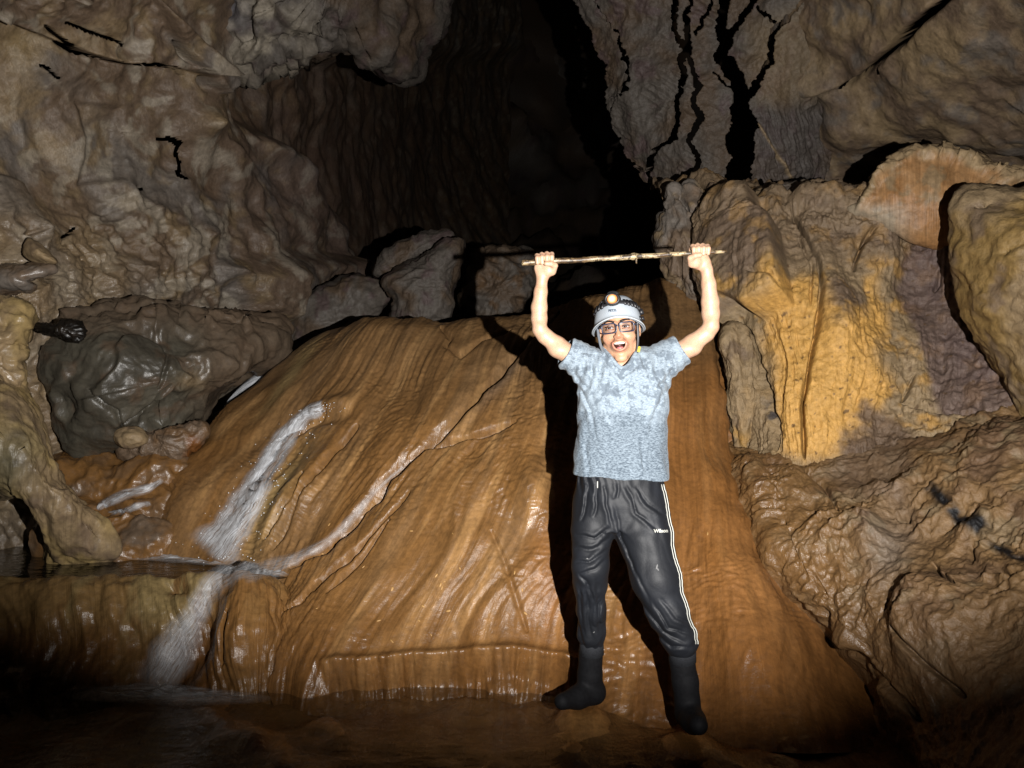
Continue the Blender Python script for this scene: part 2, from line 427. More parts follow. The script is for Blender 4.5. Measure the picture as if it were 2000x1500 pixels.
LWC = [-500, -20, 200, 420, 580, 700, 800, 900, 1020]
LW = [[(x, y, d) for x, d in zip(LWC, ds)] for y, ds in [
    (-330, (3.0, 3.9, 4.6, 5.4, 7.0, 10, 14, 18, 22)), (0, (3.6, 4.7, 5.4, 6.2, 7.8, 10.4, 14, 19, 24)), (250, (3.7, 5.0, 5.7, 6.6, 8.2, 10.8, 14.5, 20, 25)),
    (480, (3.7, 4.9, 5.6, 6.5, 8.0, 10.6, 14, 18, 22)), (650, (3.7, 4.8, 5.45, 6.6, 8.0, 8.9, 9.8, 11, 12.5)), (850, (3.6, 4.75, 5.4, 6.7, 7.8, 8.4, 9, 9.6, 10.5)), (1150, (3.5, 4.6, 5.1, 5.6, 6.2, 6.7, 7.2, 7.8, 8.6))]]
LW_CUT = [([(36, 16), (75, 55), (125, 95), (180, 108)], 7), ([(70, 8), (120, 35), (165, 55), (182, 66)], 5), ([(180, 108), (250, 108), (300, 122), (338, 132)], 6), 
          ([(308, 272), (335, 268), (352, 280), (357, 310), (354, 340), (366, 348)], 8), ([(66, 122), (84, 134), (102, 150)], 6), ([(535, 570), (542, 600), (562, 622), (584, 638)], 9),
          ([(420, 52), (440, 70), (444, 105)], 7), ([(110, 470), (136, 455), (142, 446)], 6), ([(262, 368), (284, 366)], 9), ([(586, 632), (578, 650), (570, 672)], 8)]
tag(surface('cave_wall', LW, 470, 560, lw_disp, lw_col, M_ROCK, lw_wet, cuts=LW_CUT), kind='structure')

# ------------------------------------------------------------------ the dark passage behind
def pb_disp(p, px, py, s, t): return .8*fbm(p*.35, 5, 71)+.25*ridged(p*.8, 4, 72)
PB = [[(560, -350, 17), (850, -350, 20), (1100, -350, 20), (1350, -350, 18), (1650, -350, 14)],
      [(560, 0, 19), (850, 0, 25), (1100, 0, 28), (1350, 0, 26), (1650, 0, 19)],
      [(560, 400, 18), (850, 400, 24), (1100, 400, 27), (1350, 400, 25), (1650, 400, 18)],
      [(560, 620, 12), (850, 620, 14), (1100, 620, 15), (1350, 620, 14), (1650, 620, 12)],
      [(560, 800, 7.6), (850, 800, 7.8), (1100, 800, 7.8), (1350, 800, 7.6), (1650, 800, 7.2)]]
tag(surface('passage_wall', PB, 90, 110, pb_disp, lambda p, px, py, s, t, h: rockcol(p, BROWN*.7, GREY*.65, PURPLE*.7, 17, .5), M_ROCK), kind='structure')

# ------------------------------------------------------------------ ceiling lump upper left of the passage
def lump_disp(p, px, py, s, t):
    w = warp(p, 1.6, .2, 81)
    lace = sstep(700, 560, px)
    return .10*fbm(w*1.5, 4, 82)+(.03+.06*lace)*ridged(warp(p, 3, .15, 84)*3.4, 4, 83)+.05*scallop(p, 5, 85)*lace
def lump_col(p, px, py, s, t, h):
    c = rockcol(p, GREY*.56, BROWN*.6, PURPLE*.66, 23, 1.4)
    c = mixc(c, blob(px, py, 500, 60, 90, 110)*sstep(-.2, .3, fbm(p*3, 4, 25)), PALE*.72)
    return mixc(c, blob(px, py, 420, 20, 50, 40)*.6, S(150, 150, 165)*.42)
o = outline_rock('ceiling_rock', [(400, -160), (380, -40), (430, 30), (446, 90), (475, 128), (525, 134), (560, 112), (620, 104), (690, 100), (735, 140), (775, 156), (815, 140), (822, 100), (855, 40), (900, -60), (960, -160)],
                 7.0, .75, 1.2, lump_disp, lump_col, M_ROCK, tilt=(.0022, 0), nr=100, n=360, jag=5, seed=4, center=(640, -30))
tag(o, 'pale lumpy rock bulging down from the ceiling left of the dark passage', 'rock')

# ------------------------------------------------------------------ boulders behind the flowstone dome
def bd(seed, a=.03, b=.02, sc=3):
    return lambda p, px, py, s, t: a*fbm(p*sc, 4, seed)+b*ridged(warp(p, sc, .1, seed)*sc*1.6, 3, seed+2)
def bc(seed, a, b, c, sc=2.2): return lambda p, px, py, s, t, h: rockcol(p, a, b, c, seed, sc)
o = outline_rock('boulder', [(752, 542), (790, 522), (838, 500), (868, 470), (890, 462), (905, 476), (896, 520), (884, 560), (880, 600), (862, 640), (790, 650), (764, 640), (776, 590), (762, 565)],
                 7.2, .35, .6, bd(101), bc(103, GREY*.64, BROWN*.68, PURPLE*.7), M_ROCK, pw=3.6, nr=80, n=300, jag=3, seed=5)
tag(o, 'angular grey-brown boulder resting behind the dome, split from its neighbour by a black crack', 'boulder')
o = outline_rock('boulder', [(728, 536), (748, 500), (784, 474), (815, 466), (850, 456), (884, 458), (862, 476), (840, 490), (800, 508), (770, 530), (748, 540)],
                 7.6, .2, .5, bd(111), bc(113, GREY*.6, BROWN*.64, PURPLE*.64), M_ROCK, pw=3.6, nr=60, n=260, jag=2, seed=6)
tag(o, 'thin slanting rock slice leaning on top of the split boulder', 'boulder')
o = outline_rock('boulder', [(920, 520), (928, 498), (980, 484), (1030, 490), (1050, 520), (1040, 560), (1020, 600), (990, 640), (930, 640), (908, 600), (914, 560)],
                 7.6, .4, .6, bd(121, .05, .03), bc(123, BROWN*.7, GREY*.62, CLAY*.8), M_ROCK, pw=3.2, nr=80, n=280, jag=4, seed=7)
tag(o, 'knobbly brown boulder behind the dome, under the shadow of the raised stick', 'boulder')
o = outline_rock('boulder', [(560, 640), (586, 600), (640, 560), (700, 538), (742, 540), (758, 570), (742, 600), (720, 640), (660, 690), (580, 720)],
                 7.5, .25, .6, bd(131, .05, .015), bc(133, GREY*.66, BROWN*.7, PURPLE*.72), M_SMOOTH, pw=3.2, nr=80, n=300, jag=4, seed=8)
tag(o, 'low smooth grey rock sloping down behind the left shoulder of the dome', 'boulder')

# ------------------------------------------------------------------ left side boulders
def gb_disp(p, px, py, s, t):
    h = .06*fbm(p*2.0, 3, 141)+.018*ridged(warp(p, 2.4, .2, 142)*3, 3, 143)+.005*ridged(warp(p, 8, .05, 147)*9, 2, 148)-.05*sstep(.1,.3,fbm(p*2.6,2,149))
    h += .03*sstep(660, 625, py)*ridged(warp(p, 5, .08, 145)*5, 3, 146)
    for pts, wd, dp in [([(240, 830), (300, 800), (316, 770), (335, 750)], 7, .05), ([(300, 640), (330, 690), (310, 760)], 8, .03), ([(180, 760), (230, 800), (240, 840)], 5, .04)]:
        h += groove(px, py, pts, wd, dp, True, p)
    return h
def gb_col(p, px, py, s, t, h):
    c = rockcol(p, S(112, 106, 92)*.38, S(98, 92, 80)*.36, BROWN*.6, 28, 1.8)
    c = mixc(c, sstep(670, 620, py)*.7, BROWN*.85); c = mixc(c, sstep(350, 430, px)*.7, BROWN*.9)
    return mixc(c, blob(px, py, 372, 745, 24, 16)*.7, TAN*.8)
o = outline_rock('boulder', [(96, 700), (120, 640), (200, 610), (300, 606), (400, 612), (500, 622), (572, 640), (566, 690), (520, 720), (452, 752), (412, 800), (385, 860), (330, 905), (220, 915), (150, 890), (104, 800)],
                 5.55, .72, .4, gb_disp, gb_col, M_SMOOTH, lambda p, px, py, s, t, h: np.full(len(p), .85), tilt=(.0024, 0), nr=230, n=230, jag=5, seed=9, center=(330, 740))
tag(o, 'big rounded wet grey boulder at the foot of the left wall', 'boulder')
o = outline_rock('boulder', [(236, 868), (290, 850), (350, 836), (398, 832), (392, 862), (350, 898), (300, 906), (250, 898)],
                 4.95, .14, .3, bd(151, .02, .02, 5), bc(153, RUST*.9, BROWN, CLAY), M_ROCK, lambda p, px, py, s, t, h: np.full(len(p), .9), nr=60, n=220, jag=3, seed=10)
tag(o, 'small flat reddish rock wedged beneath the big grey boulder', 'boulder')
o = outline_rock('boulder', [(224, 858), (232, 842), (262, 836), (284, 846), (282, 864), (258, 872), (236, 870)],
                 4.8, .1, .2, bd(155, .015, .01, 5), bc(156, TAN*.9, GREY*.9, BROWN), M_SMOOTH, nr=40, n=140, jag=2, seed=31)
tag(o, 'small rounded pale stone lying against the grey boulder foot', 'stone')
# terrace with a side trickle
TR = [[(60, 880, 5.4), (200, 880, 5.3), (330, 880, 5.3), (460, 880, 5.6)],
      [(60, 915, 4.9), (180, 912, 4.85), (320, 905, 4.9), (460, 900, 5.3)],
      [(80, 960, 4.75), (200, 965, 4.7), (320, 960, 4.75), (450, 950, 5.1)],
      [(80, 1010, 4.6), (220, 1015, 4.55), (320, 1010, 4.62), (450, 1000, 5.0)],
      [(60, 1060, 4.5), (220, 1065, 4.45), (330, 1060, 4.5), (450, 1060, 4.9)],
      [(60, 1160, 4.4), (220, 1160, 4.35), (330, 1160, 4.4), (450, 1160, 4.8)]]
def tr_disp(p, px, py, s, t):
    return .05*fbm(p*3, 4, 161)+.03*ridged(warp(p, 3, .15, 162)*np.array([3, 3, 6]), 3, 163)+groove(px, py, [(200, 985), (260, 1005), (330, 1012)], 8, .06)
tag(surface('stream_bank', TR, 110, 160, tr_disp, lambda p, px, py, s, t, h: rockcol(p, ORANGE*.75, BROWN*.9, CLAY, 33, 2.4), M_SMOOTH, lambda p, px, py, s, t, h: np.full(len(p), .95)), kind='structure')

def lf_disp(p, px, py, s, t):
    return .045*fbm(warp(p, 1.5, .2, 171)*np.array([4, 4, 1.4]), 4, 172)+.012*ridged(p*np.array([9, 9, 3]), 3, 173)
def lf_col(p, px, py, s, t, h):
    c = rockcol(p, TAN*.95, YEL, BROWN, 36, 2.2); return mixc(c, blob(px, py, 20, 900, 50, 70)*.9, S(110, 104, 84)*.5)
o = outline_rock('flowstone_drape', [(-260, 720), (-60, 735), (10, 748), (50, 778), (72, 830), (90, 890), (122, 950), (160, 1000), (212, 1040), (228, 1096), (160, 1112), (96, 1108), (92, 1050), (86, 1000), (60, 968), (0, 962), (-120, 955), (-260, 960)],
                 4.35, .42, .4, lf_disp, lf_col, M_FLOW, lambda p, px, py, s, t, h: np.full(len(p), .5), tilt=(.0006, 0), nr=200, n=300, jag=4, seed=11, flowscale=(1.2, .6), center=(40, 880))
tag(o, 'tan flowstone drape arching over a black hollow at the left edge of the pool', 'flowstone')
o = outline_rock('flowstone_column', [(-130, 596), (-20, 590), (44, 604), (50, 640), (34, 680), (44, 720), (60, 768), (20, 790), (-130, 790)],
                 4.5, .3, .3, bd(181, .05, .02, 4), bc(183, YEL*1.0, TAN*1.0, YEL*.8), M_SMOOTH, lambda p, px, py, s, t, h: np.full(len(p), 1.0), nr=80, n=260, jag=4, seed=12)
tag(o, 'glossy yellowish flowstone knob on the left wall above the drape', 'flowstone')
o = outline_rock('boulder', [(-60, 520), (0, 522), (60, 518), (102, 520), (106, 530), (60, 545), (70, 560), (40, 572), (-60, 572)],
                 4.75, .18, .3, bd(185, .015, .01, 5), bc(186, GREY*.9, BROWN, GREY), M_SMOOTH, lambda p, px, py, s, t, h: np.full(len(p), 1.0), nr=50, n=200, jag=2, seed=13)
tag(o, 'shiny wet layered rock jutting from the left wall above the yellow knob', 'rock')
o = outline_rock('rock_wedge', [(48, 496), (52, 470), (60, 466), (84, 486), (112, 512), (90, 516), (60, 508)],
                 4.75, .12, .3, bd(187, .008, .006, 5), bc(188, TAN*1.05, TAN, BROWN), M_SMOOTH, nr=40, n=140, jag=1, seed=14)
tag(o, 'small tan wedge of rock standing out from the left wall', 'rock')
o = outline_rock('driftwood', [(54, 634), (84, 634), (112, 640), (120, 628), (150, 630), (166, 640), (164, 660), (150, 668), (122, 656), (90, 648)],
                 4.6, .08, .1, bd(189, .01, .012, 9), bc(190, S(40, 34, 28)*.3, S(30, 26, 22)*.3, S(60, 50, 40)*.3), M_SMOOTH, lambda p, px, py, s, t, h: np.full(len(p), .9), nr=40, n=160, jag=2, seed=15)
tag(o, 'dark wet lump of driftwood lodged on the left wall above the grey boulder', 'driftwood')

# ------------------------------------------------------------------ the big flowstone dome
MD = [  # columns follow the flow lines, rows go from behind the crest down to the base
    [(720, 690, 7.0), (640, 690, 6.6), (570, 770, 6.4), (500, 840, 6.0), (440, 930, 5.6), (400, 1010, 5.3), (380, 1120, 5.0)],
    [(700, 660, 6.6), (630, 656, 5.9), (510, 738, 5.6), (428, 806, 5.3), (352, 895, 5.0), (300, 1000, 4.75), (270, 1130, 4.6)],
    [(740, 660, 6.5), (712, 628, 5.6), (606, 735, 5.12), (520, 860, 4.85), (440, 970, 4.6), (385, 1070, 4.42), (350, 1180, 4.3)],
    [(800, 655, 6.4), (790, 622, 5.5), (700, 750, 4.92), (612, 880, 4.62), (540, 990, 4.4), (488, 1090, 4.2), (450, 1190, 4.1)],
    [(870, 660, 6.4), (870, 631, 5.4), (800, 760, 4.78), (720, 900, 4.43), (640, 1020, 4.2), (564, 1120, 3.98), (510, 1260, 3.78)],
    [(950, 655, 6.3), (950, 625, 5.35), (900, 760, 4.62), (822, 900, 4.28), (724, 1050, 4.0), (620, 1210, 3.74), (560, 1420, 3.42)],
    [(1040, 640, 6.3), (1040, 610, 5.3), (1002, 760, 4.5), (942, 900, 4.15), (862, 1060, 3.92), (764, 1230, 3.66), (690, 1430, 3.36)],
    [(1130, 615, 6.3), (1140, 582, 5.4), (1112, 740, 4.42), (1072, 900, 4.12), (1014, 1060, 3.88), (934, 1230, 3.66), (886, 1430, 3.36)],
    [(1230, 590, 6.3), (1230, 557, 5.5), (1222, 740, 4.5), (1202, 900, 4.16), (1174, 1060, 3.9), (1124, 1230, 3.66), (1090, 1430, 3.38)],
    [(1320, 590, 6.2), (1320, 555, 5.5), (1332, 740, 4.6), (1334, 900, 4.22), (1334, 1060, 3.9), (1324, 1230, 3.6), (1310, 1450, 3.24)],
    [(1420, 610, 6.1), (1410, 580, 5.5), (1414, 740, 4.75), (1416, 900, 4.42), (1452, 1060, 3.9), (1500, 1230, 3.42), (1540, 1470, 2.98)],
    [(1560, 600, 6.2), (1530, 600, 5.9), (1540, 740, 5.7), (1560, 900, 5.7), (1600, 1060, 4.6), (1680, 1230, 3.9), (1760, 1470, 3.2)]]
MDr = [[MD[c][r] for c in range(len(MD))] for r in range(7)]
FOLDS = [([(1092, 600), (1010, 690), (940, 770), (880, 835), (830, 880), (760, 935), (690, 1010), (630, 1070), (560, 1104)], 13, .085),
         ([(1010, 825), (950, 845), (890, 862), (835, 882)], 9, .05), ([(700, 830), (640, 905), (600, 960), (560, 1030), (530, 1075)], 9, .05),
         ([(600, 930), (575, 985), (540, 1030), (520, 1060)], 7, .05), ([(860, 640), (880, 665), (872, 680), (900, 700), (940, 660), (1000, 640)], 7, .03),
         ([(800, 960), (720, 1040), (640, 1120), (602, 1160)], 9, .045), ([(760, 1010), (700, 1090), (640, 1160)], 7, .03),
         ([(1440, 640), (1418, 660), (1424, 760), (1436, 880), (1450, 910)], 15, .16),
         ([(640, 800), (560, 850), (520, 930), (492, 1010), (470, 1060)], 8, .03), ([(960, 1040), (985, 1100), (1010, 1180), (1030, 1240)], 8, .02),
         ([(540, 1240), (556, 1200), (590, 1180), (622, 1130)], 10, .03), ([(533, 1330), (540, 1280), (552, 1240)], 12, .05)]
def md_disp(p, px, py, s, t):
    a = np.stack([s*26, t*2.2, np.zeros_like(s)], 1); a[:, 0] += 1.1*pn(np.stack([s*7, t*4, s*0], 1), 5)
    h = .050*fbm(p*1.2, 3, 201)
    amp = .35+.9*sstep(-.35, .45, fbm(p*1.5, 3, 205))
    h += .022*fbm(a*np.array([.6, 1, 1]), 3, 202)+amp*(.005*ridged(a*np.array([1.5, 1.6, 1])+3, 2, 203)+.0045*fbm(a*np.array([4.5, 4, 1]), 3, 204))
    # rippled micro-gours
    rp = np.stack([s*55, t*70, s*0], 1); rp[:, 1] += 1.6*pn(rp*.25, 9)
    h += .0045*ridged(rp, 2, 206)*sstep(-.2, .4, fbm(p*1.7, 3, 207))
    for pts, wd, dp in FOLDS: h += groove(px, py, pts, wd, dp, True, p)
    h += .09*blob(px, py, 900, 800, 45, 170, 45)*sstep(0, 30, (px-1010)*.7+(py-690)*.75+0)*.5
    h += .10*blob(px, py, 560, 1000, 26, 90, 35)+.07*blob(px, py, 505, 990, 20, 90, 30)      # lobes beside the fall
    h -= .05*blob(px, py, 540, 900, 40, 130, 35)                                              # channel of the fall
    # the crest lip of the fall
    h += .05*blob(px, py, 650, 792, 45, 16, -10)-.04*blob(px, py, 640, 815, 40, 12, -10)
    # low step at the foot of the dome
    lip = np.interp(px, [640, 720, 800, 900, 1000, 1100, 1180], [1300, 1290, 1278, 1272, 1270, 1285, 1310])
    foot = sstep(600, 670, px)*sstep(1200, 1120, px)
    h += foot*(.035*np.exp(-((py-lip)/9)**2)-.10*sstep(lip+6, lip+55, py)*sstep(1500, 1400, py)-.14*np.exp(-((py-1374)/12)**2)*sstep(1010, 930, px))
    h += foot*.02*ridged(np.stack([px/22, py/160, px*0], 1), 2, 209)*sstep(lip-5, lip+10, py)
    # clustered flowing toes further right, near the boots
    h += .05*blob(px, py, 990, 1330, 60, 50)+.10*blob(px, py, 1040, 950, 30, 60)
    return h
def md_col(p, px, py, s, t, h):
    a = np.stack([s*20, t*1.8, s*0], 1)
    c = np.tile(ORANGE*.92, (len(p), 1))
    c = mixc(c, sstep(-.1, .6, fbm(a, 3, 211))*.6, S(150, 116, 78)*.58); c = mixc(c, sstep(.1, .6, fbm(a*1.7+5, 3, 212))*.75, S(186, 142, 90)*.58)
    c = mixc(c, sstep(900, 640, py)*.45, S(142, 114, 82)*.58)                      # duller brown towards the crown
    c = mixc(c, blob(px, py, 985, 740, 14, 90, 40)*.4, GREY*.9)       # grey streak below the fold
    c = mixc(c, blob(px, py, 570, 720, 12, 90, 38)*.8+blob(px, py, 540, 980, 26, 120, 28)*.7, YEL*1.15)
    c = mixc(c, sstep(1180, 1330, px)*sstep(640, 760, py)*.75, S(162, 108, 56)*.50)
    c = mixc(c, sstep(1120, 1350, py)*.45, RUST)
    c = mixc(c, blob(px, py, 1080, 1130, 50, 120)*.35, S(186, 122, 72)*.52)
    return c
def md_wet(p, px, py, s, t, h):
    return np.clip(.42+.4*sstep(-.1, .4, fbm(p*2.2, 3, 221))+.7*blob(px, py, 850, 1320, 260, 55)+.8*blob(px, py, 1045, 985, 40, 80)+.5*sstep(1150, 1300, py), 0, 1)
o = surface('flowstone_dome', MDr, 460, 680, md_disp, md_col, M_FLOW, md_wet, flowscale=(3.4, 2.4))
tag(o, 'huge orange-brown flowstone dome with folded flow lines behind the standing person', 'flowstone')

# ------------------------------------------------------------------ rimstone dam below the pool
RD = [[(-420, 1096, 4.6), (-100, 1096, 4.6), (120, 1096, 4.55), (300, 1096, 4.5), (420, 1100, 4.4), (520, 1104, 4.28), (570, 1110, 4.53), (640, 1110, 5.05)],
      [(-420, 1140, 4.2), (-100, 1150, 4.15), (120, 1146, 4.1), (300, 1134, 4.05), (420, 1130, 4.0), (520, 1124, 4.01), (570, 1140, 4.26), (640, 1140, 4.78)],
      [(-420, 1126, 3.95), (-100, 1128, 3.9), (120, 1130, 3.9), (300, 1124, 3.88), (420, 1120, 3.86), (520, 1130, 3.85), (570, 1150, 4.10), (640, 1150, 4.62)],
      [(-420, 1200, 3.8), (-100, 1200, 3.76), (120, 1190, 3.74), (300, 1180, 3.74), (420, 1180, 3.70), (520, 1190, 3.71), (570, 1200, 3.96), (640, 1200, 4.48)],
      [(-420, 1270, 3.7), (-100, 1270, 3.66), (120, 1270, 3.66), (300, 1270, 3.64), (420, 1260, 3.60), (520, 1260, 3.61), (570, 1270, 3.86), (640, 1270, 4.38)],
      [(-420, 1345, 3.58), (-100, 1345, 3.55), (120, 1345, 3.55), (300, 1345, 3.54), (420, 1345, 3.52), (520, 1345, 3.53), (570, 1345, 3.78), (640, 1345, 4.30)],
      [(-420, 1420, 3.45), (-100, 1420, 3.42), (120, 1420, 3.42), (300, 1420, 3.42), (420, 1420, 3.42), (520, 1420, 3.45), (570, 1420, 3.70), (640, 1420, 4.22)]]
def rd_disp(p, px, py, s, t):
    a = np.stack([s*30, t*1.6, s*0], 1); a[:, 0] += pn(np.stack([s*9, t*4, s*0], 1), 6)
    m = sstep(.27, .42, t)
    h = m*(.035*fbm(a*np.array([.6,1,1]), 3, 231)+.008*ridged(a*1.8, 2, 232))+.035*fbm(p*2.2, 3, 233)*m+.012*fbm(p*9, 3, 234)
    h += .12*blob(px, py, 480, 1230, 46, 90)*m+.05*blob(px, py, 430, 1240, 22, 80)*m-.12*blob(px, py, 375, 1250, 34, 120, 22)*m
    h -= .10*blob(px, py, 340, 1140, 22, 16)+groove(px, py, [(450, 1195), (448, 1260), (452, 1310)], 8, -.0)
    h += groove(px, py, [(452, 1200), (448, 1250), (440, 1300)], 7, .05)
    return h
def rd_col(p, px, py, s, t, h):
    c = rockcol(p*np.array([3, 1, .7]), ORANGE*.8, YEL*.8, RUST, 38, 1.5); c = mixc(c, sstep(420, 300, px)*.4, YEL*.7)
    c = mixc(c, sstep(1170, 1280, py)*.75, RUST*.7); return mixc(c, sstep(380, 460, px)*.8, ORANGE)  # left front of the dam darkened downwards: shade painted into the colour
o = surface('rimstone_dam', RD, 220, 340, rd_disp, rd_col, M_FLOW, lambda p, px, py, s, t, h: np.full(len(p), .9), flowscale=(4, 1.2))
tag(o, 'yellow-brown rimstone dam holding the dark pool, water spilling over its lip', 'flowstone')

# ------------------------------------------------------------------ right-hand wall of ochre flowstone
RW = [[(1270, 360, 6.6), (1380, 385, 6.4), (1450, 405, 6.2), (1560, 412, 6.0), (1680, 412, 5.8), (1790, 400, 5.6), (1900, 380, 5.2), (2060, 360, 4.8), (2350, 330, 4.2)],
      [(1300, 410, 5.75), (1380, 392, 5.6), (1450, 394, 5.3), (1560, 398, 5.1), (1680, 404, 4.95), (1780, 405, 4.9), (1900, 390, 4.75), (2060, 370, 4.5), (2350, 340, 4)],
      [(1330, 520, 5.6), (1395, 470, 5.35), (1460, 460, 5.05), (1560, 460, 4.85), (1680, 460, 4.75), (1790, 460, 4.75), (1900, 450, 4.6), (2060, 440, 4.3), (2350, 420, 3.8)],
      [(1380, 640, 5.5), (1425, 570, 5.15), (1480, 570, 4.8), (1560, 570, 4.6), (1680, 570, 4.55), (1790, 570, 4.65), (1900, 560, 4.5), (2060, 550, 4.2), (2350, 540, 3.7)],
      [(1400, 720, 5.4), (1440, 690, 4.95), (1500, 690, 4.6), (1570, 690, 4.42), (1680, 690, 4.42), (1790, 690, 4.5), (1900, 690, 4.35), (2060, 690, 4.05), (2350, 690, 3.6)],
      [(1400, 810, 5.3), (1440, 800, 4.8), (1505, 800, 4.45), (1575, 800, 4.3), (1680, 800, 4.3), (1790, 800, 4.3), (1900, 800, 4.1), (2060, 800, 3.85), (2350, 800, 3.4)],
      [(1410, 900, 5.2), (1446, 890, 4.65), (1505, 890, 4.36), (1580, 895, 4.24), (1680, 895, 4.2), (1790, 895, 4.1), (1900, 895, 3.85), (2060, 895, 3.6), (2350, 895, 3.2)],
      [(1420, 990, 5.2), (1450, 980, 4.7), (1505, 980, 4.4), (1580, 980, 4.3), (1680, 980, 4.25), (1790, 980, 4.1), (1900, 980, 3.9), (2060, 980, 3.6), (2350, 980, 3.2)]]
RW_CR = [([(1545, 410), (1570, 460), (1600, 510), (1604, 560), (1596, 640), (1580, 720), (1566, 790), (1570, 880), (1572, 898)], 6, .10),
         ([(1560, 470), (1585, 520), (1582, 600)], 5, .03), ([(1470, 640), (1480, 720), (1500, 800), (1512, 880)], 14, .07), ([(1480, 700), (1505, 790), (1522, 880)], 6, .05),
         ([(1500, 560), (1530, 575), (1540, 592), (1548, 560)], 5, .04), ([(1700, 450), (1690, 465), (1676, 500), (1674, 522)], 6, .07), ([(1710, 445), (1688, 470)], 8, .06),
         ([(1780, 740), (1760, 790), (1800, 800), (1850, 806), (1950, 800)], 6, .04), ([(1745, 745), (1765, 785)], 9, .08), ([(1835, 520), (1832, 545), (1824, 562)], 6, .05)]
def rw_disp(p, px, py, s, t):
    a = np.stack([s*40, t*3, s*0], 1); a[:, 0] += 1.0*pn(np.stack([s*10, t*6, s*0], 1), 8)
    crust = sstep(500, 430, py)+sstep(-.1, .4, fbm(p*1.3, 3, 300))*sstep(1600, 1700, px)*.9
    crust = np.clip(crust+sstep(1640, 1740, px)*sstep(600, 700, py)*.5, .1, 1)
    h = .06*fbm(p*1.3, 3, 301)+.022*fbm(a*np.array([.5, 1, 1]), 3, 302)+.004*ridged(a*2, 2, 303)+.012*fbm(p*9, 3, 308)
    h += crust*(.030*ridged(warp(p, 4, .08, 305)*5, 4, 304)+.03*scallop(p, 7, 306))+.007*fbm(p*24, 3, 307)
    # crusted lip along the top
    lip = np.interp(px, [1380, 1450, 1560, 1680, 1780], [382, 396, 398, 405, 405])
    h += .09*np.exp(-((py-lip-6)/12)**2)*(1+.8*pn(p*7, 311))
    # flutes on the upper part
    h += .03*np.cos(px/8.0+2*pn(p*4, 8))*blob(px, py, 1640, 470, 36, 30)
    # drapery ending left of the ochre face
    h += .22*soft(px, py, [(1392, 400), (1470, 400), (1520, 470), (1540, 560), (1545, 600), (1500, 620), (1470, 590), (1452, 640), (1432, 580), (1410, 520)], 9)*sstep(390, 420, py)
    h += .10*blob(px, py, 1800, 680, 60, 70)-.10*blob(px, py, 1800, 500, 40, 100)+.06*blob(px, py, 1640, 640, 40, 60)
    for pts, wd, dp in RW_CR: h += groove(px, py, pts, wd, dp, True, p)
    return h
def rw_col(p, px, py, s, t, h):
    c = rockcol(p, TAN*.95, BROWN*1.05, OCHRE*.8, 42, 2.0)
    n = fbm(p*3.2, 4, 43)*22
    face = np.clip(soft(px+n, py+n, [(1520, 600), (1560, 540), (1600, 560), (1625, 640), (1690, 560), (1720, 520), (1735, 640), (1690, 700), (1740, 760), (1720, 800), (1650, 880), (1570, 896), (1520, 880), (1500, 780), (1490, 660)], 24), 0, 1)
    c = mixc(c, face*.95, OCHRE*1.08); c = mixc(c, soft(px, py, [(1420, 660), (1490, 640), (1520, 880), (1440, 880)], 12)*.8, TAN*1.05)
    c = mixc(c, sstep(560, 470, py)*.6*(1-face), BROWN*1.05)
    c = mixc(c, soft(px+n, py+n, [(1776, 420), (1880, 420), (1990, 800), (1830, 812), (1788, 700), (1776, 560)], 11)*.8, PURPLE*.78)  # pillar's half-lit shadow on this wall, painted into the rock colour
    c = mixc(c, soft(px+n*1.6, py+n*1.6, [(1700, 800), (1760, 830), (1800, 900), (1700, 930), (1640, 890), (1680, 850)], 14)*.9, S(120, 98, 80)*.5)
    c = mixc(c, blob(px, py, 1495, 800, 10, 36)*.9*sstep(-.1, .3, fbm(p*12, 3, 47)), S(70, 70, 78)*.4)
    sp = fbm(p*30, 2, 48); c = mixc(c, sstep(.62, .8, sp)*.8, CLAY*.7)
    return c
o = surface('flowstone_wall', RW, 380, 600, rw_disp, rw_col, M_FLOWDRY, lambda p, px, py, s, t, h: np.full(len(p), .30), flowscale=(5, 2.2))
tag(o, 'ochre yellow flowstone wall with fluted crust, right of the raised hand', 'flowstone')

# fractured fin between dome and ochre wall
o = outline_rock('rock_fin', [(1310, 372), (1330, 380), (1350, 364), (1362, 380), (1366, 430), (1380, 480), (1400, 530), (1425, 600), (1440, 660), (1400, 680), (1350, 600), (1326, 552), (1300, 524), (1284, 470), (1292, 430), (1306, 410)],
                 5.55, .22, .4, lambda p, px, py, s, t: .03*fbm(p*3, 4, 321)+.035*ridged(warp(p, 4, .1, 322)*np.array([6, 6, 2.5]), 3, 323)+groove(px, py, [(1328, 385), (1345, 410), (1366, 430)], 5, .06)+groove(px, py, [(1300, 480), (1330, 500), (1335, 540)], 4, .05),
                 bc(324, GREY*.95, BROWN, TAN*.85), M_ROCK, nr=110, n=340, jag=5, seed=16)
tag(o, 'ragged grey rock fin split by a black fissure beside the right raised forearm', 'rock')
o = outline_rock('flowstone_block', [(1416, 652), (1440, 640), (1464, 650), (1476, 700), (1492, 780), (1508, 860), (1512, 900), (1470, 905), (1444, 895), (1430, 820), (1424, 730)],
                 4.75, .16, .4, lambda p, px, py, s, t: .02*fbm(p*4, 4, 331)+.02*ridged(p*np.array([14, 14, 4]), 3, 332), bc(333, TAN, OCHRE*.8, BROWN), M_FLOWDRY, nr=90, n=300, jag=3, seed=17, flowscale=(2, 1))
tag(o, 'narrow fluted tan flowstone block standing between the dome and the ochre wall', 'flowstone')

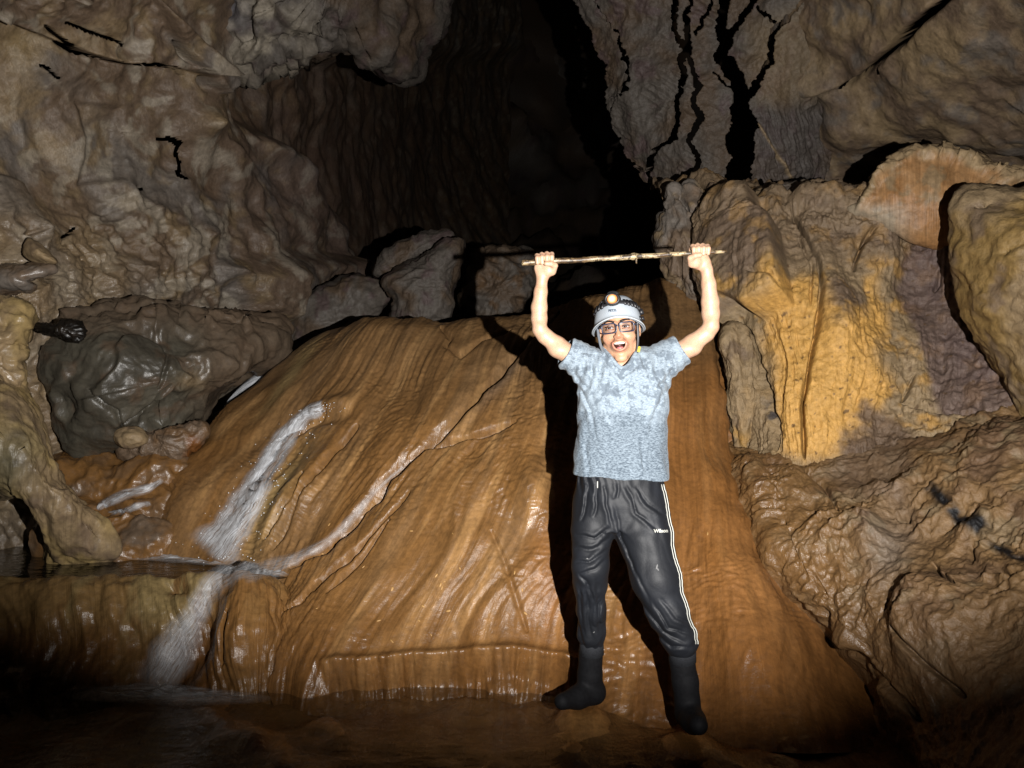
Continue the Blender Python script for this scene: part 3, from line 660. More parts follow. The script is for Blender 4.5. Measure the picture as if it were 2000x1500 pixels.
# ------------------------------------------------------------------ lower right slope of muddy rock
RS = [[(1420, 880, 4.9), (1500, 885, 4.5), (1600, 885, 4.36), (1720, 880, 4.3), (1850, 850, 4.2), (2000, 800, 4.0), (2350, 760, 3.6)],
      [(1440, 905, 4.35), (1510, 900, 4.22), (1600, 905, 4.14), (1720, 895, 4.05), (1850, 870, 3.85), (2000, 850, 3.6), (2350, 820, 3.2)],
      [(1466, 985, 4.10), (1530, 985, 3.98), (1620, 985, 3.86), (1730, 980, 3.74), (1860, 960, 3.55), (2010, 950, 3.3), (2350, 930, 2.9)],
      [(1510, 1090, 3.84), (1570, 1090, 3.7), (1660, 1090, 3.56), (1770, 1080, 3.42), (1890, 1070, 3.22), (2030, 1060, 3.0), (2350, 1040, 2.6)],
      [(1590, 1190, 3.62), (1640, 1190, 3.46), (1720, 1190, 3.3), (1820, 1190, 3.12), (1930, 1180, 2.94), (2060, 1170, 2.75), (2350, 1160, 2.4)],
      [(1690, 1300, 3.34), (1730, 1300, 3.2), (1790, 1300, 3.04), (1870, 1300, 2.88), (1970, 1300, 2.7), (2090, 1290, 2.5), (2350, 1290, 2.2)],
      [(1760, 1410, 3.08), (1800, 1410, 2.94), (1850, 1410, 2.8), (1920, 1410, 2.65), (2010, 1410, 2.48), (2110, 1410, 2.3), (2350, 1410, 2.05)],
      [(1830, 1600, 2.7), (1860, 1600, 2.56), (1910, 1600, 2.44), (1980, 1600, 2.3), (2060, 1600, 2.16), (2150, 1600, 2.0), (2350, 1600, 1.8)]]
RS = [[(r[0][0]-90, r[0][1]+6, r[0][2]+.75)]+r for r in RS]
def rs_disp(p, px, py, s, t):
    w = warp(p, 3.0, .12, 341); lo = sstep(1150, 1300, py)
    mud = sstep(.0, .45, fbm(p*1.6, 3, 350))*.5
    h = .06*fbm(p*1.4, 3, 342)+(1-.75*mud)*(.030*ridged(w*np.array([3.4, 3.4, 3.0]), 4, 343)+.032*scallop(p, 6, 344))*(1-.45*lo)
    h += (1-mud)*.012*ridged(warp(p, 9, .04, 346)*13, 3, 345)*(1-.6*lo)
    h += .06*blob(px, py, 1690, 1060, 40, 60)+.10*blob(px, py, 1850, 1230, 60, 110, -30)+.07*blob(px, py, 1790, 1260, 30, 50)+.06*blob(px, py, 1660, 1230, 24, 60)
    h += .05*blob(px, py, 1500, 1140, 26, 50, -30)
    for pts, wd, dp in [([(1560, 900), (1610, 940), (1640, 1010)], 9, .04), ([(1750, 1008), (1780, 1016)], 7, .06), ([(1520, 1030), (1540, 1030)], 7, .05),
                        ([(1600, 1180), (1640, 1260), (1680, 1280), (1740, 1340), (1800, 1410)], 12, .05), ([(1770, 1240), (1830, 1310), (1900, 1370)], 9, .04), ([(1900, 1070), (1900, 1110)], 5, .05),
                        ([(1830, 1110), (1850, 1140), (1890, 1165)], 6, .05), ([(1960, 1125), (2000, 1140)], 7, .05), ([(1715, 1430), (1722, 1460)], 12, .08)]:
        h += groove(px, py, pts, wd, dp, True, p)
    return h
def rs_col(p, px, py, s, t, h):
    c = rockcol(p, S(146, 114, 76)*.44, S(126, 98, 72)*.42, TAN*.66, 52, 2.2)
    c = mixc(c, sstep(1720, 1480, px+(py-1000)*-.55)*.55, ORANGE*.75)
    n = fbm(p*4, 3, 53)*20
    c = mixc(c, soft(px+n, py+n, [(1600, 900), (1720, 850), (1800, 900), (1760, 990), (1660, 960)], 22)*.7, S(126, 104, 84)*.5)
    c = mixc(c, sstep(1100, 1300, py)*.65, CLAY*.9)
    c = mixc(c, blob(px, py, 1740, 1080, 45, 70)*.6, GREY*.8)
    bl = soft(px+n, py+n, [(1800, 955), (1835, 962), (1880, 1000), (1930, 1020), (1950, 1060), (2010, 1095), (2040, 1130), (1990, 1110), (1930, 1065), (1880, 1040), (1850, 1005)], 7)*sstep(-.55, .0, fbm(p*7, 3, 54))
    return mixc(c, bl, S(34, 32, 34)*.25)
o = surface('rock_slope', RS, 400, 430, rs_disp, rs_col, M_ROCK, lambda p, px, py, s, t, h: np.clip(.3+.7*sstep(1760, 1480, px-(py-1000)*.5)+.2*sstep(1150, 1300, py), 0, 1), flowscale=(3, 2))
tag(o, kind='structure')

# ------------------------------------------------------------------ near pillar, crusted fan, shelf crust
def pil_disp(p, px, py, s, t):
    return .05*fbm(p*2, 4, 361)+.016*ridged(warp(p, 3, .1, 362)*5, 3, 363)+.006*fbm(p*22, 3, 364)+groove(px, py, [(1895, 400), (1915, 395), (1935, 385)], 5, .03)+groove(px, py, [(1960, 500), (1985, 480), (2020, 470)], 9, .03)
o = outline_rock('rock_pillar', [(1862, 392), (1880, 368), (1930, 366), (2010, 372), (2200, 350), (2420, 380), (2420, 1000), (2200, 960), (2050, 880), (2000, 822), (1968, 760), (1930, 680), (1890, 590), (1868, 520), (1855, 450)],
                 3.85, .42, .6, pil_disp, bc(365, S(150,122,74)*.50, TAN*.78, BROWN*.8), M_ROCK, lambda p, px, py, s, t, h: np.full(len(p), .3), tilt=(-.0013, 0), nr=150, n=360, jag=4, seed=18, center=(2100, 600))
tag(o, 'rounded olive-tan rock pillar at the right edge, casting a shadow on the ochre wall', 'rock')
def fan_disp(p, px, py, s, t):
    edge = np.interp(px, [1680, 1700, 1740, 1790, 1850, 1900, 1960], [400, 370, 318, 292, 300, 318, 345])
    e = np.exp(-((py-edge-8)/11)**2)
    return .012*fbm(p*5, 3, 371)+e*(.035*ridged(p*8, 3, 372)+.02)+.022*np.abs(np.sin(np.arctan2(py-470, px-1800)*8+.8*pn(p*4, 374)))*sstep(420, 340, py)
def fan_col(p, px, py, s, t, h):
    edge = np.interp(px, [1680, 1700, 1740, 1790, 1850, 1900, 1960], [400, 370, 318, 292, 300, 318, 345])
    c = rockcol(p, S(178, 136, 92)*.50, S(170, 124, 78)*.5, TAN*.8, 55, 3); c = mixc(c, sstep(22, 10, py-edge+6*pn(p*12, 3)), TAN*1.02); return mixc(c, sstep(385, 415, py)*sstep(1800, 1740, px)*.6, PALE*.7)
o = outline_rock('rimstone_fan', [(1676, 412), (1690, 380), (1706, 352), (1740, 316), (1770, 298), (1796, 290), (1830, 300), (1866, 306), (1905, 318), (1950, 345), (2000, 350), (2040, 400), (2000, 500), (1900, 490), (1800, 480), (1740, 450), (1700, 430)],
                 4.72, .16, .35, fan_disp, fan_col, M_FLOW, lambda p, px, py, s, t, h: np.full(len(p), .2), tilt=(-.0006, .0), nr=110, n=420, jag=4, seed=19, flowscale=(2, 1), center=(1820, 390))
tag(o, 'orange fan of rimstone with a pale crusted scalloped edge on top of the right wall', 'flowstone')
for k, (x, y, w, hgt, lab) in enumerate([(1490, 396, 40, 16, 'crusty brown rock lump on the shelf next to the split fin'), (1620, 402, 46, 13, 'low crusted lip of rock along the shelf under the black hollow'), (1555, 385, 60, 22, 'smooth grey-brown hump of rock lying behind the shelf lip')]):
    o = outline_rock('shelf_rock', [(x-w, y+hgt), (x-w*.8, y-hgt*.3), (x-w*.3, y-hgt), (x+w*.2, y-hgt*.8), (x+w*.7, y-hgt*.9), (x+w, y+hgt*.2), (x+w*.8, y+hgt), (x, y+hgt*1.3)],
                     5.3-.1*k+.5*(k == 2), .14, .25, bd(381+k, .02, .03, 5), bc(384+k, BROWN, GREY*.9, TAN*.8), M_ROCK, nr=50, n=200, jag=4, seed=20+k)
    tag(o, lab, 'rock')

# ------------------------------------------------------------------ right ceiling
RC = [[(1480, -330, 6.4), (1560, -330, 5.4), (1750, -330, 4.6), (1950, -330, 3.9), (2350, -330, 3)],
      [(1500, -60, 7.4), (1570, -60, 6.1), (1750, -60, 5.3), (1950, -60, 4.5), (2350, -60, 3.4)],
      [(1520, 120, 7.9), (1580, 120, 6.5), (1750, 120, 5.8), (1950, 120, 5.0), (2350, 120, 3.8)],
      [(1530, 250, 8.4), (1590, 250, 6.9), (1750, 250, 6.4), (1950, 250, 5.8), (2350, 250, 4.6)],
      [(1530, 360, 8.8), (1600, 360, 7.4), (1750, 360, 7.0), (1950, 360, 6.6), (2350, 360, 5.4)],
      [(1530, 500, 9), (1610, 500, 7.6), (1750, 500, 7.2), (1950, 500, 6.8), (2350, 500, 6)]]
def rc_disp(p, px, py, s, t):
    h = .14*fbm(p*.8, 4, 401)+.03*fbm(p*3, 4, 402)+.02*ridged(warp(p, 3, .15, 403)*3.5, 3, 404)*sstep(-.2, .4, fbm(p*1.2, 2, 405))
    h += groove(px, py, [(1600, 178), (1655, 160), (1700, 130), (1740, 100), (1775, 75), (1800, 45), (1850, 0), (1900, -40)], 9, .14, True, p)
    h += .12*soft(px, py, [(1600, 178), (1655, 160), (1700, 130), (1740, 100), (1800, 45), (1850, 0), (1850, -200), (1500, -200), (1500, 60), (1520, 150)], 6)
    h += .10*blob(px, py, 1560, 150, 50, 40)+groove(px, py, [(1724, 116), (1726, 135)], 4, .04)-.2*blob(px, py, 1560, 220, 60, 30)
    return h
def rc_col(p, px, py, s, t, h):
    c = rockcol(p, BROWN*1.0, TAN*.9, GREY*.9, 61, 1.4); c = mixc(c, sstep(.0, .5, fbm(p*6, 4, 62))*.5, TAN*1.02)
    c = mixc(c, blob(px, py, 1580, 180, 60, 60)*.5, GREY); vein, _, _ = pdist(px, py, [(1476, 245), (1500, 290), (1520, 325), (1536, 355), (1534, 385)])
    return c
tag(surface('cave_ceiling', RC, 260, 330, rc_disp, rc_col, M_ROCK, cuts=[([(1640, 168), (1700, 130), (1740, 100), (1775, 75)], 8), ([(1770, 82), (1800, 45), (1850, 0), (1900, -40)], 9), ([(1724, 112), (1726, 136)], 7)]), kind='structure')

# ------------------------------------------------------------------ hanging rock split into plates by open cracks
HS = [[(1085, -260, 6.6), (1200, -260, 6.3), (1320, -260, 6.1), (1450, -260, 5.9), (1580, -260, 5.7), (1700, -260, 5.6)],
      [(1110, -20, 7.0), (1210, -20, 6.6), (1330, -20, 6.4), (1450, -20, 6.3), (1570, -20, 6.1), (1660, -20, 6.0)],
      [(1165, 110, 7.1), (1240, 110, 6.7), (1340, 110, 6.5), (1450, 110, 6.4), (1550, 110, 6.3), (1640, 110, 6.4)],
      [(1180, 200, 7.1), (1250, 200, 6.75), (1345, 200, 6.55), (1445, 200, 6.5), (1550, 200, 6.5), (1640, 210, 6.8)],
      [(1236, 300, 7.1), (1285, 300, 6.8), (1355, 300, 6.6), (1445, 300, 6.6), (1530, 300, 6.7), (1610, 300, 7.0)],
      [(1276, 378, 7.1), (1310, 376, 6.9), (1365, 376, 6.7), (1445, 380, 6.7), (1520, 392, 6.9), (1590, 392, 7.1)],
      [(1300, 420, 7.3), (1330, 420, 7.1), (1375, 420, 7.0), (1445, 425, 7.0), (1515, 430, 7.1), (1580, 430, 7.3)]]
HS_CR = [([(1150, -60), (1170, 5), (1190, 44), (1208, 76), (1222, 108), (1230, 135), (1226, 176), (1203, 188), (1199, 225), (1210, 270), (1240, 305), (1268, 334), (1290, 380), (1300, 430)], [7, 6, 6, 10, 12, 13, 9, 5, 5, 5, 4, 4, 4, 4]),
         ([(1316, -270), (1318, -60), (1320, 0), (1318, 58), (1338, 95), (1330, 117), (1335, 150), (1332, 175), (1321, 192), (1325, 234), (1316, 270), (1280, 292), (1271, 334)], [6, 7, 8, 9, 12, 9, 10, 8, 7, 6, 5, 4, 3]),
         ([(1372, -80), (1350, 5), (1338, 30), (1343, 62), (1343, 95), (1352, 130), (1365, 166), (1356, 205), (1372, 230), (1347, 272), (1368, 318), (1354, 358), (1345, 430)], [6, 7, 10, 11, 16, 13, 14, 12, 12, 11, 13, 15, 18]),
         ([(1420, -270), (1418, -60), (1415, 0), (1408, 54), (1418, 82), (1406, 108), (1436, 148), (1448, 180), (1444, 215), (1452, 243), (1440, 268), (1448, 310), (1440, 340), (1436, 430)], [14, 14, 15, 18, 22, 20, 24, 26, 34, 46, 48, 42, 46, 52]),
         ([(1520, -120), (1473, 0), (1448, 38), (1424, 72), (1416, 84)], [8, 9, 9, 12, 14]),
         ([(1640, -120), (1568, 0), (1535, 42), (1506, 68), (1501, 121), (1485, 150), (1466, 184), (1450, 196)], [3, 4, 6, 13, 15, 11, 10, 16]),
         ([(1400, -20), (1378, 30), (1362, 66)], [5, 5, 4]), ([(1396, 140), (1420, 165), (1440, 182)], [3, 3, 3]), ([(1478, 20), (1500, 38), (1512, 50)], [3, 4, 3])]
HS_OUT = [(1085, -300), (1122, 0), (1150, 46), (1164, 88), (1186, 126), (1179, 150), (1182, 200), (1200, 242), (1214, 270), (1242, 308), (1256, 338), (1272, 370), (1305, 377), (1345, 372), (1400, 384), (1460, 372), (1500, 392), (1560, 396), (1592, 372), (1612, 330), (1640, 250), (1650, 160), (1660, 60), (1700, -300)]
def hs_disp(p, px, py, s, t):
    # bedding striae running down to the right
    q = np.stack([(px*.55-py*.83)/15, (px*.83+py*.55)/140, px*0+2], 1)
    h = .05*fbm(p*1.6, 4, 411)+.012*ridged(q, 3, 412)*sstep(1480, 1400, px)*sstep(-.4,.5,fbm(p*2,2,419))+.02*ridged(warp(p,2.5,.15,417)*2.6,4,418)+.015*fbm(p*7, 4, 413)
    q2 = np.stack([(px*.9-py*.1)/9, (px*.1+py*.9)/90, px*0+5], 1); h += .03*ridged(q2, 2, 414)*sstep(1460, 1500, px)*sstep(200, 240, py)
    for k, (pts, w) in enumerate(HS_CR[:4]):
        d, u, sd = pdist(px, py, pts); h += .035*np.exp(-d/16)*(1.0 if k % 2 else -1.0)*sd
    h += .16*blob(px, py, 1550, 150, 60, 60)*0
    d, u, sd = pdist(px, py, [(1476, 245), (1500, 290), (1520, 325), (1536, 355), (1534, 385)]); h += .015*np.exp(-(d/2.5)**2)
    return h
def hs_col(p, px, py, s, t, h):
    c = rockcol(p, GREY*.58, BROWN*.64, PURPLE*.7, 66, 1.6); c = mixc(c, soft(px, py, [(1460, 60), (1600, 0), (1640, 120), (1600, 200), (1480, 200)], 30)*.6, TAN*.75)
    c = mixc(c, soft(px, py, [(1460, 215), (1600, 215), (1590, 390), (1450, 380)], 25)*.6, S(100, 92, 88)*.5)
    d, u, sd = pdist(px, py, [(1476, 245), (1500, 290), (1520, 325), (1536, 355), (1534, 385)]); return mixc(c, np.exp(-(d/2.6)**2)*.8, TAN*1.2)
def build_hanging():
    nr, nc = 430, 350
    v, f, at, px, py = surface('x', HS, nr, nc, hs_disp, hs_col, None, raw=True)
    jx = px+5*fbm(np.stack([px/26, py/26, px*0], 1), 3, 421); jy = py+5*fbm(np.stack([px/26, py/26, px*0+8], 1), 3, 422)
    jx = jx+2.4*fbm(np.stack([px/8, py/8, px*0+3], 1), 2, 423); jy = jy+2.4*fbm(np.stack([px/8, py/8, px*0+6], 1), 2, 424)
    gap = ~inpoly(jx, jy, HS_OUT)
    for pts, ws in HS_CR:
        d, u, sd = pdist(jx, jy, pts); w = np.interp(u*(len(pts)-1), np.arange(len(pts)), ws); gap |= d < w*.5
    keep = ~gap[f].any(1); f = f[keep]
    lab = np.arange(len(v))
    while True:                                   # connected plates
        m = lab[f].min(1); new = lab.copy()
        for k in range(4): np.minimum.at(new, f[:, k], m)
        new = new[new]
        if (new == lab).all(): break
        lab = new
    ids, cnt = np.unique(lab[f[:, 0]], return_counts=True)
    root = empty('fractured_rock', P(1400, 380, 6.8))
    tag(root, 'dark hanging rock split into plates by wide black zigzag cracks', 'rock')
    rs = np.random.RandomState(3); src = np.array([.12, 0, 1.38])                # plate sides shaped along rays from between camera and lamp, keeping gaps dark
    for i in ids[cnt > 150]:
        ff = f[lab[f[:, 0]] == i]; sh = rs.uniform(-.07, .07); us, inv = np.unique(ff, return_inverse=True); ff = inv.reshape(-1, 4); vv = v[us]+np.array([0, sh, 0]); n = len(vv)
        dv = vv-src; bk = src+dv*1.075+.0*dv
        e = np.concatenate([ff[:, [0, 1]], ff[:, [1, 2]], ff[:, [2, 3]], ff[:, [3, 0]]]); key = np.sort(e, 1); key = key[:, 0]*n+key[:, 1]
        uq, ix, ct = np.unique(key, return_index=True, return_counts=True); be = e[ix[ct == 1]]
        side = np.stack([be[:, 1], be[:, 0], be[:, 0]+n, be[:, 1]+n], 1)
        V = np.concatenate([vv, bk]); Fq = np.concatenate([ff, ff[:, ::-1]+n, side])
        A = {k: np.concatenate([a[us], a[us]]) for k, a in at.items()}
        o = mesh_np('rock_plate', V-np.array(root.location), Fq, M_ROCK, root, A)
build_hanging()
# ------------------------------------------------------------------ the person: bodies and clothes as smooth implicit surfaces
class Solid:
    """smooth union / subtraction of simple volumes, meshed by surface nets"""
    def __init__(s): s.ops = []
    def cone(s, a, b, ra, rb, k=.012, op='u'):
        a, b = np.array(a, np.float32), np.array(b, np.float32); ab = b-a; L = float(ab@ab)+1e-12; r = max(ra, rb)
        def f(p):
            t = np.clip((p-a)@ab/L, 0, 1); q = p-a-t[:, None]*ab; return np.sqrt((q*q).sum(1))-(ra+t*(rb-ra))
        s.ops.append((op, k, f, np.minimum(a, b)-r, np.maximum(a, b)+r)); return s
    def chain(s, pts, k=.012, op='u'):
        for (a, ra), (b, rb) in zip(pts[:-1], pts[1:]): s.cone(a, b, ra, rb, k, op)
        return s
    def ell(s, c, r, k=.012, op='u', R=None):
        c = np.array(c, np.float32); r = np.array(r, np.float32); m = float(r.max())
        def f(p):
            q = p-c
            if R is not None: q = q@R
            a = q/r; k0 = np.sqrt((a*a).sum(1)); b = a/r; k1 = np.sqrt((b*b).sum(1))+1e-6; return k0*(k0-1)/k1
        s.ops.append((op, k, f, c-m, c+m)); return s
    def fun(s, f, lo, hi, k=.012, op='u'):
        s.ops.append((op, k, f, np.array(lo, np.float32), np.array(hi, np.float32))); return s
    def field(s, p, lo=None, hi=None):
        d = np.full(len(p), .5, np.float32)
        for op, k, f, a, b in s.ops:
            if lo is not None and op in 'us' and ((a-.03-k > hi).any() or (b+.03+k < lo).any()): continue
            if op == 'd':                                # surface relief, only near the skin
                m = np.abs(d) < .02
                if m.any(): d[m] += f(p[m]).astype(np.float32)
                continue
            e = f(p).astype(np.float32)
            if op == 'u':
                h = np.clip(.5+.5*(d-e)/k, 0, 1); d = d+(e-d)*h-k*h*(1-h)
            elif op == 's':
                h = np.clip(.5-.5*(d+e)/k, 0, 1); d = d+(-e-d)*h+k*h*(1-h)
            elif op == 'i': d = np.maximum(d, e)
            elif op == 'h': d = np.maximum(d, -(d+k))    # hollow shell of thickness k
        return d
    def mesh(s, h):
        u = [o for o in s.ops if o[0] == 'u']; lo = np.min([o[3] for o in u], 0)-.03; hi = np.max([o[4] for o in u], 0)+.03
        B = 12; nb = np.ceil((hi-lo)/(h*B)).astype(int); n = nb*B+1
        D = np.full(n, .5, np.float32); bs = B*h; half = bs*.9+.012
        gi = np.stack(np.meshgrid(*[np.arange(q) for q in nb], indexing='ij'), -1).reshape(-1, 3)
        cd = s.field((lo+(gi+.5)*bs).astype(np.float32)); loc = np.stack(np.meshgrid(*[np.arange(B+1)]*3, indexing='ij'), -1).reshape(-1, 3)
        for g, c in zip(gi, cd):
            a = g*B; sl = tuple(slice(a[q], a[q]+B+1) for q in range(3))
            if abs(c) > half: D[sl] = np.where(D[sl] == .5, c, D[sl]); continue
            p = (lo+(a+loc)*h).astype(np.float32); D[sl] = s.field(p, p[0], p[-1]).reshape(B+1, B+1, B+1)
        return nets(D, lo, h)

def nets(D, lo, h):
    ins = (D < 0).astype(np.uint8); m = n = None; nx, ny, nz = D.shape
    cnt = sum(ins[a:nx-1+a, b:ny-1+b, c:nz-1+c] for a in (0, 1) for b in (0, 1) for c in (0, 1))
    cells = np.argwhere((cnt > 0) & (cnt < 8)); st = np.array([(ny-1)*(nz-1), nz-1, 1]); ids = cells@st
    cor = [(a, b, c) for a in (0, 1) for b in (0, 1) for c in (0, 1)]
    val = {q: D[cells[:, 0]+q[0], cells[:, 1]+q[1], cells[:, 2]+q[2]] for q in cor}
    acc = np.zeros((len(cells), 3)); w = np.zeros(len(cells))
    for q in cor:
        for ax in range(3):
            if q[ax]: continue
            r = tuple(1 if i == ax else q[i] for i in range(3)); a, b = val[q], val[r]; cr = (a < 0) != (b < 0)
            t = np.where(cr, a/np.where(cr, a-b, 1), 0); pt = np.tile(np.array(q, float), (len(cells), 1)); pt[:, ax] += t
            acc += pt*cr[:, None]; w += cr
    v = lo+(cells+acc/w[:, None])*h
    F_ = []
    for ax in range(3):
        o1, o2 = [(1, 2), (2, 0), (0, 1)][ax]
        sl0 = [slice(1, -1)]*3; sl1 = [slice(1, -1)]*3; sl0[ax] = slice(0, -1); sl1[ax] = slice(1, None)
        A, Bq = ins[tuple(sl0)], ins[tuple(sl1)]; e = np.argwhere(A != Bq); fl = A[e[:, 0], e[:, 1], e[:, 2]] == 1
        base = e.copy(); base += 1; base[:, ax] -= 1
        def cid(d1, d2):
            c = base.copy(); c[:, o1] -= d1; c[:, o2] -= d2; return np.searchsorted(ids, c@st)
        q = np.stack([cid(1, 1), cid(0, 1), cid(0, 0), cid(1, 0)], 1); q[~fl] = q[~fl][:, ::-1]; F_.append(q)
    return v, np.concatenate(F_)

def relax(v, f, it=2, lam=.5):
    e = np.concatenate([f[:, [0, 1]], f[:, [1, 2]], f[:, [2, 3]], f[:, [3, 0]]]); n = len(v)
    cnt = np.bincount(e[:, 0], minlength=n)+np.bincount(e[:, 1], minlength=n)
    for k in range(it):
        s_ = np.stack([np.bincount(e[:, 0], v[e[:, 1], c], n)+np.bincount(e[:, 1], v[e[:, 0], c], n) for c in range(3)], 1)/np.maximum(cnt, 1)[:, None]
        v = v+(s_-v)*lam
    return v

def W(px, py, d): return np.array(P(px, py, d))

# materials
def skin_mat():
    t = NT('skin'); co = t.coord(); n = t.noise(co, 60, 3, .6); c = t.mix(1.0, t.attr('c_skin'), t.mapr(n, .3, .7, .9, 1.08), 'MULTIPLY')
    t.set(t.b.inputs['Base Color'], c); t.b.inputs['Roughness'].default_value = .48; t.b.inputs['Subsurface Weight'].default_value = .12
    t.b.inputs['Subsurface Radius'].default_value = (.012, .004, .002); t.b.inputs['Subsurface Scale'].default_value = .5
    t.l.new(t.bump(t.noise(co, 240, 2), .15, .002), t.b.inputs['Normal']); return t.m
def plain(name, col, rough=.5, spec=.5, metal=0, noise=0, nscale=80, bump=0):
    t = NT(name); t.b.inputs['Base Color'].default_value = (*col, 1); t.b.inputs['Roughness'].default_value = rough
    t.b.inputs['Specular IOR Level'].default_value = spec; t.b.inputs['Metallic'].default_value = metal
    if noise or bump:
        n = t.noise(t.coord(), nscale, 4, .6)
        if noise: t.set(t.b.inputs['Base Color'], t.mix(1.0, tuple(col), t.mapr(n, .3, .7, 1-noise, 1+noise), 'MULTIPLY'))
        if bump: t.l.new(t.bump(n, bump, .004), t.b.inputs['Normal'])
    return t.m
M_SKIN = skin_mat()
def shirt_mat():
    t = NT('shirt_cloth'); co = t.coord()
    he = t.noise(t.coord((95, 95, 270)), 1, 3, .7); he2 = t.noise(t.coord((25, 25, 120)), 1, 2, .6)
    dry = t.mix(t.mapr(he, .35, .65, 0, 1), S(150, 166, 182)*.47, S(196, 212, 224)*.47)
    wet = t.mix(t.mapr(he, .38, .62, 0, 1), S(92, 106, 120)*.46, S(168, 184, 198)*.47)
    dk = tuple(S(116, 129, 143)*.46)
    z = t.new('ShaderNodeSeparateXYZ'); t.l.new(t.new('ShaderNodeTexCoord').outputs['Object'], z.inputs[0])
    nb = t.noise(co, 7, 5, .62); nd = t.noise(co, 21, 5, .68)
    edge = t.math('ADD', z.outputs[2], t.math('MULTIPLY', t.math('SUBTRACT', nb, .5), -.42))
    low = t.mapr(edge, 1.264, 1.278, 1, 0)
    nf = t.noise(co, 52, 4, .7); drop = t.math('MULTIPLY', t.mapr(t.math('ADD', t.math('MULTIPLY', nd, .6), t.math('MULTIPLY', nf, .4)), .508, .545, 0, .72), t.mapr(z.outputs[2], 1.18, 1.34, .3, 1.0), True)
    c = t.mix(drop, dry, dk); c = t.mix(low, c, wet)
    t.set(t.b.inputs['Base Color'], c); t.b.inputs['Roughness'].default_value = .8; t.b.inputs['Specular IOR Level'].default_value = .2
    t.b.inputs['Sheen Weight'].default_value = .1
    t.l.new(t.bump(he, .25, .002, t.bump(t.noise(co, 26, 3), .25, .008)), t.b.inputs['Normal']); return t.m
M_SHIRT = shirt_mat()
def satin_mat():
    t = NT('black_satin'); co = t.coord(); n = t.noise(co, 30, 4, .6); st = t.noise(t.coord((120, 120, 6)), 1, 2)
    t.set(t.b.inputs['Base Color'], t.mix(t.mapr(t.noise(co, 6, 4), .52, .7, 0, .35), S(38, 41, 48)*.34, S(56, 61, 72)*.36))
    t.b.inputs['Roughness'].default_value = .60; t.b.inputs['Specular IOR Level'].default_value = .32
    nn_ = t.bump(n, .22, .008)
    t.l.new(t.bump(st, .08, .002, nn_), t.b.inputs['Normal']); return t.m
M_SATIN = satin_mat()
M_BLACK = plain('black_plastic', (.012, .012, .014), .42, .5)
M_BOOT = plain('black_rubber', (.006, .006, .007), .7, .15, noise=.3, bump=.2)
M_SOCK = plain('dark_knit', (.016, .017, .02), .8, .2, noise=.3, nscale=200, bump=.3)
M_HELM = plain('helmet_plastic', tuple(S(206, 216, 226)*.48), .30, .5)
M_WHITE = plain('white_trim', tuple(S(225, 225, 215)*.55), .6)
M_INK = plain('dark_print', (.02, .035, .06), .5)
M_HAIR = plain('dark_hair', (.012, .009, .007), .55, .4, noise=.4, nscale=300, bump=.5)
M_STRAP = plain('grey_webbing', tuple(S(120, 126, 134)*.5), .75, .2, noise=.2, nscale=400)
M_YELLOW = plain('yellow_webbing', tuple(S(225, 215, 60)*.7), .6)

person = empty('person', W(1240, 1405, 3.18))
tag(person, 'cheering person in grey T-shirt and black track pants holding a stick overhead', 'person')
PL = np.array(person.location)
HO = W(1207.5, 641, 3.135)                                          # between the eyes
_r, _y = math.radians(6.0), math.radians(9)
Rr = np.array([[math.cos(_r), 0, -math.sin(_r)], [0, 1, 0], [math.sin(_r), 0, math.cos(_r)]])
Ry = np.array([[math.cos(_y), math.sin(_y), 0], [-math.sin(_y), math.cos(_y), 0], [0, 0, 1]])
HR = Rr@Ry@np.diag([1, -1, 1.0])
def H(x, y, z): return HO+HR@np.array([x, y, z])                    # head space: x image right, y forward, z up
def Hn(a): return HO+np.asarray(a, float)@HR.T
HL, HRr = W(1063, 511, 3.08), W(1367, 494, 3.08)                    # where the hands close on the stick
SD = (HRr-HL)/np.linalg.norm(HRr-HL)

body = Solid()
T3 = lambda x, y, d, r: (W(x, y, d), r)
body.cone(W(1180, 960, 3.19), W(1246, 960, 3.18), .085, .085).cone(W(1186, 880, 3.18), W(1240, 880, 3.18), .095, .095, .05)
body.cone(W(1175, 775, 3.17), W(1252, 775, 3.17), .10, .10, .05).cone(W(1150, 716, 3.17), W(1280, 712, 3.17), .055, .055, .04)
body.chain([T3(1213, 745, 3.18, .062), T3(1211, 690, 3.155, .055)], .03)
body.chain([T3(1170, 970, 3.18, .070), T3(1155, 1100, 3.15, .05), T3(1156, 1250, 3.27, .036), T3(1158, 1345, 3.3, .032)], .02)
body.chain([T3(1248, 970, 3.16, .075), T3(1285, 1130, 3.08, .055), T3(1332, 1265, 3.075, .038), T3(1342, 1380, 3.07, .032)], .02)
body.chain([T3(1144, 716, 3.16, 0.0455), T3(1118, 698, 3.15, 0.0410), T3(1088, 675, 3.14, 0.0373), T3(1064, 656, 3.13, 0.0309), T3(1054, 644, 3.13, 0.0278), T3(1053, 622, 3.12, 0.0314), T3(1053, 600, 3.115, 0.0314), T3(1056, 570, 3.105, 0.0259), T3(1059, 542, 3.10, 0.0214), T3(1061, 528, 3.10, 0.0214)], .012)
body.ell(W(1094, 685, 3.13), (.045, .038, .030), .02)
body.chain([T3(1284, 712, 3.16, 0.0455), T3(1318, 694, 3.15, 0.0428), T3(1353, 671, 3.14, 0.0382), T3(1379, 651, 3.13, 0.0328), T3(1389, 638, 3.13, 0.0300), T3(1388, 612, 3.12, 0.0350), T3(1387, 590, 3.115, 0.0346), T3(1384, 555, 3.105, 0.0282), T3(1380, 527, 3.10, 0.0228), T3(1378, 514, 3.10, 0.0223)], .012)
body.ell(W(1346, 682, 3.13), (.045, .038, .030), .02)
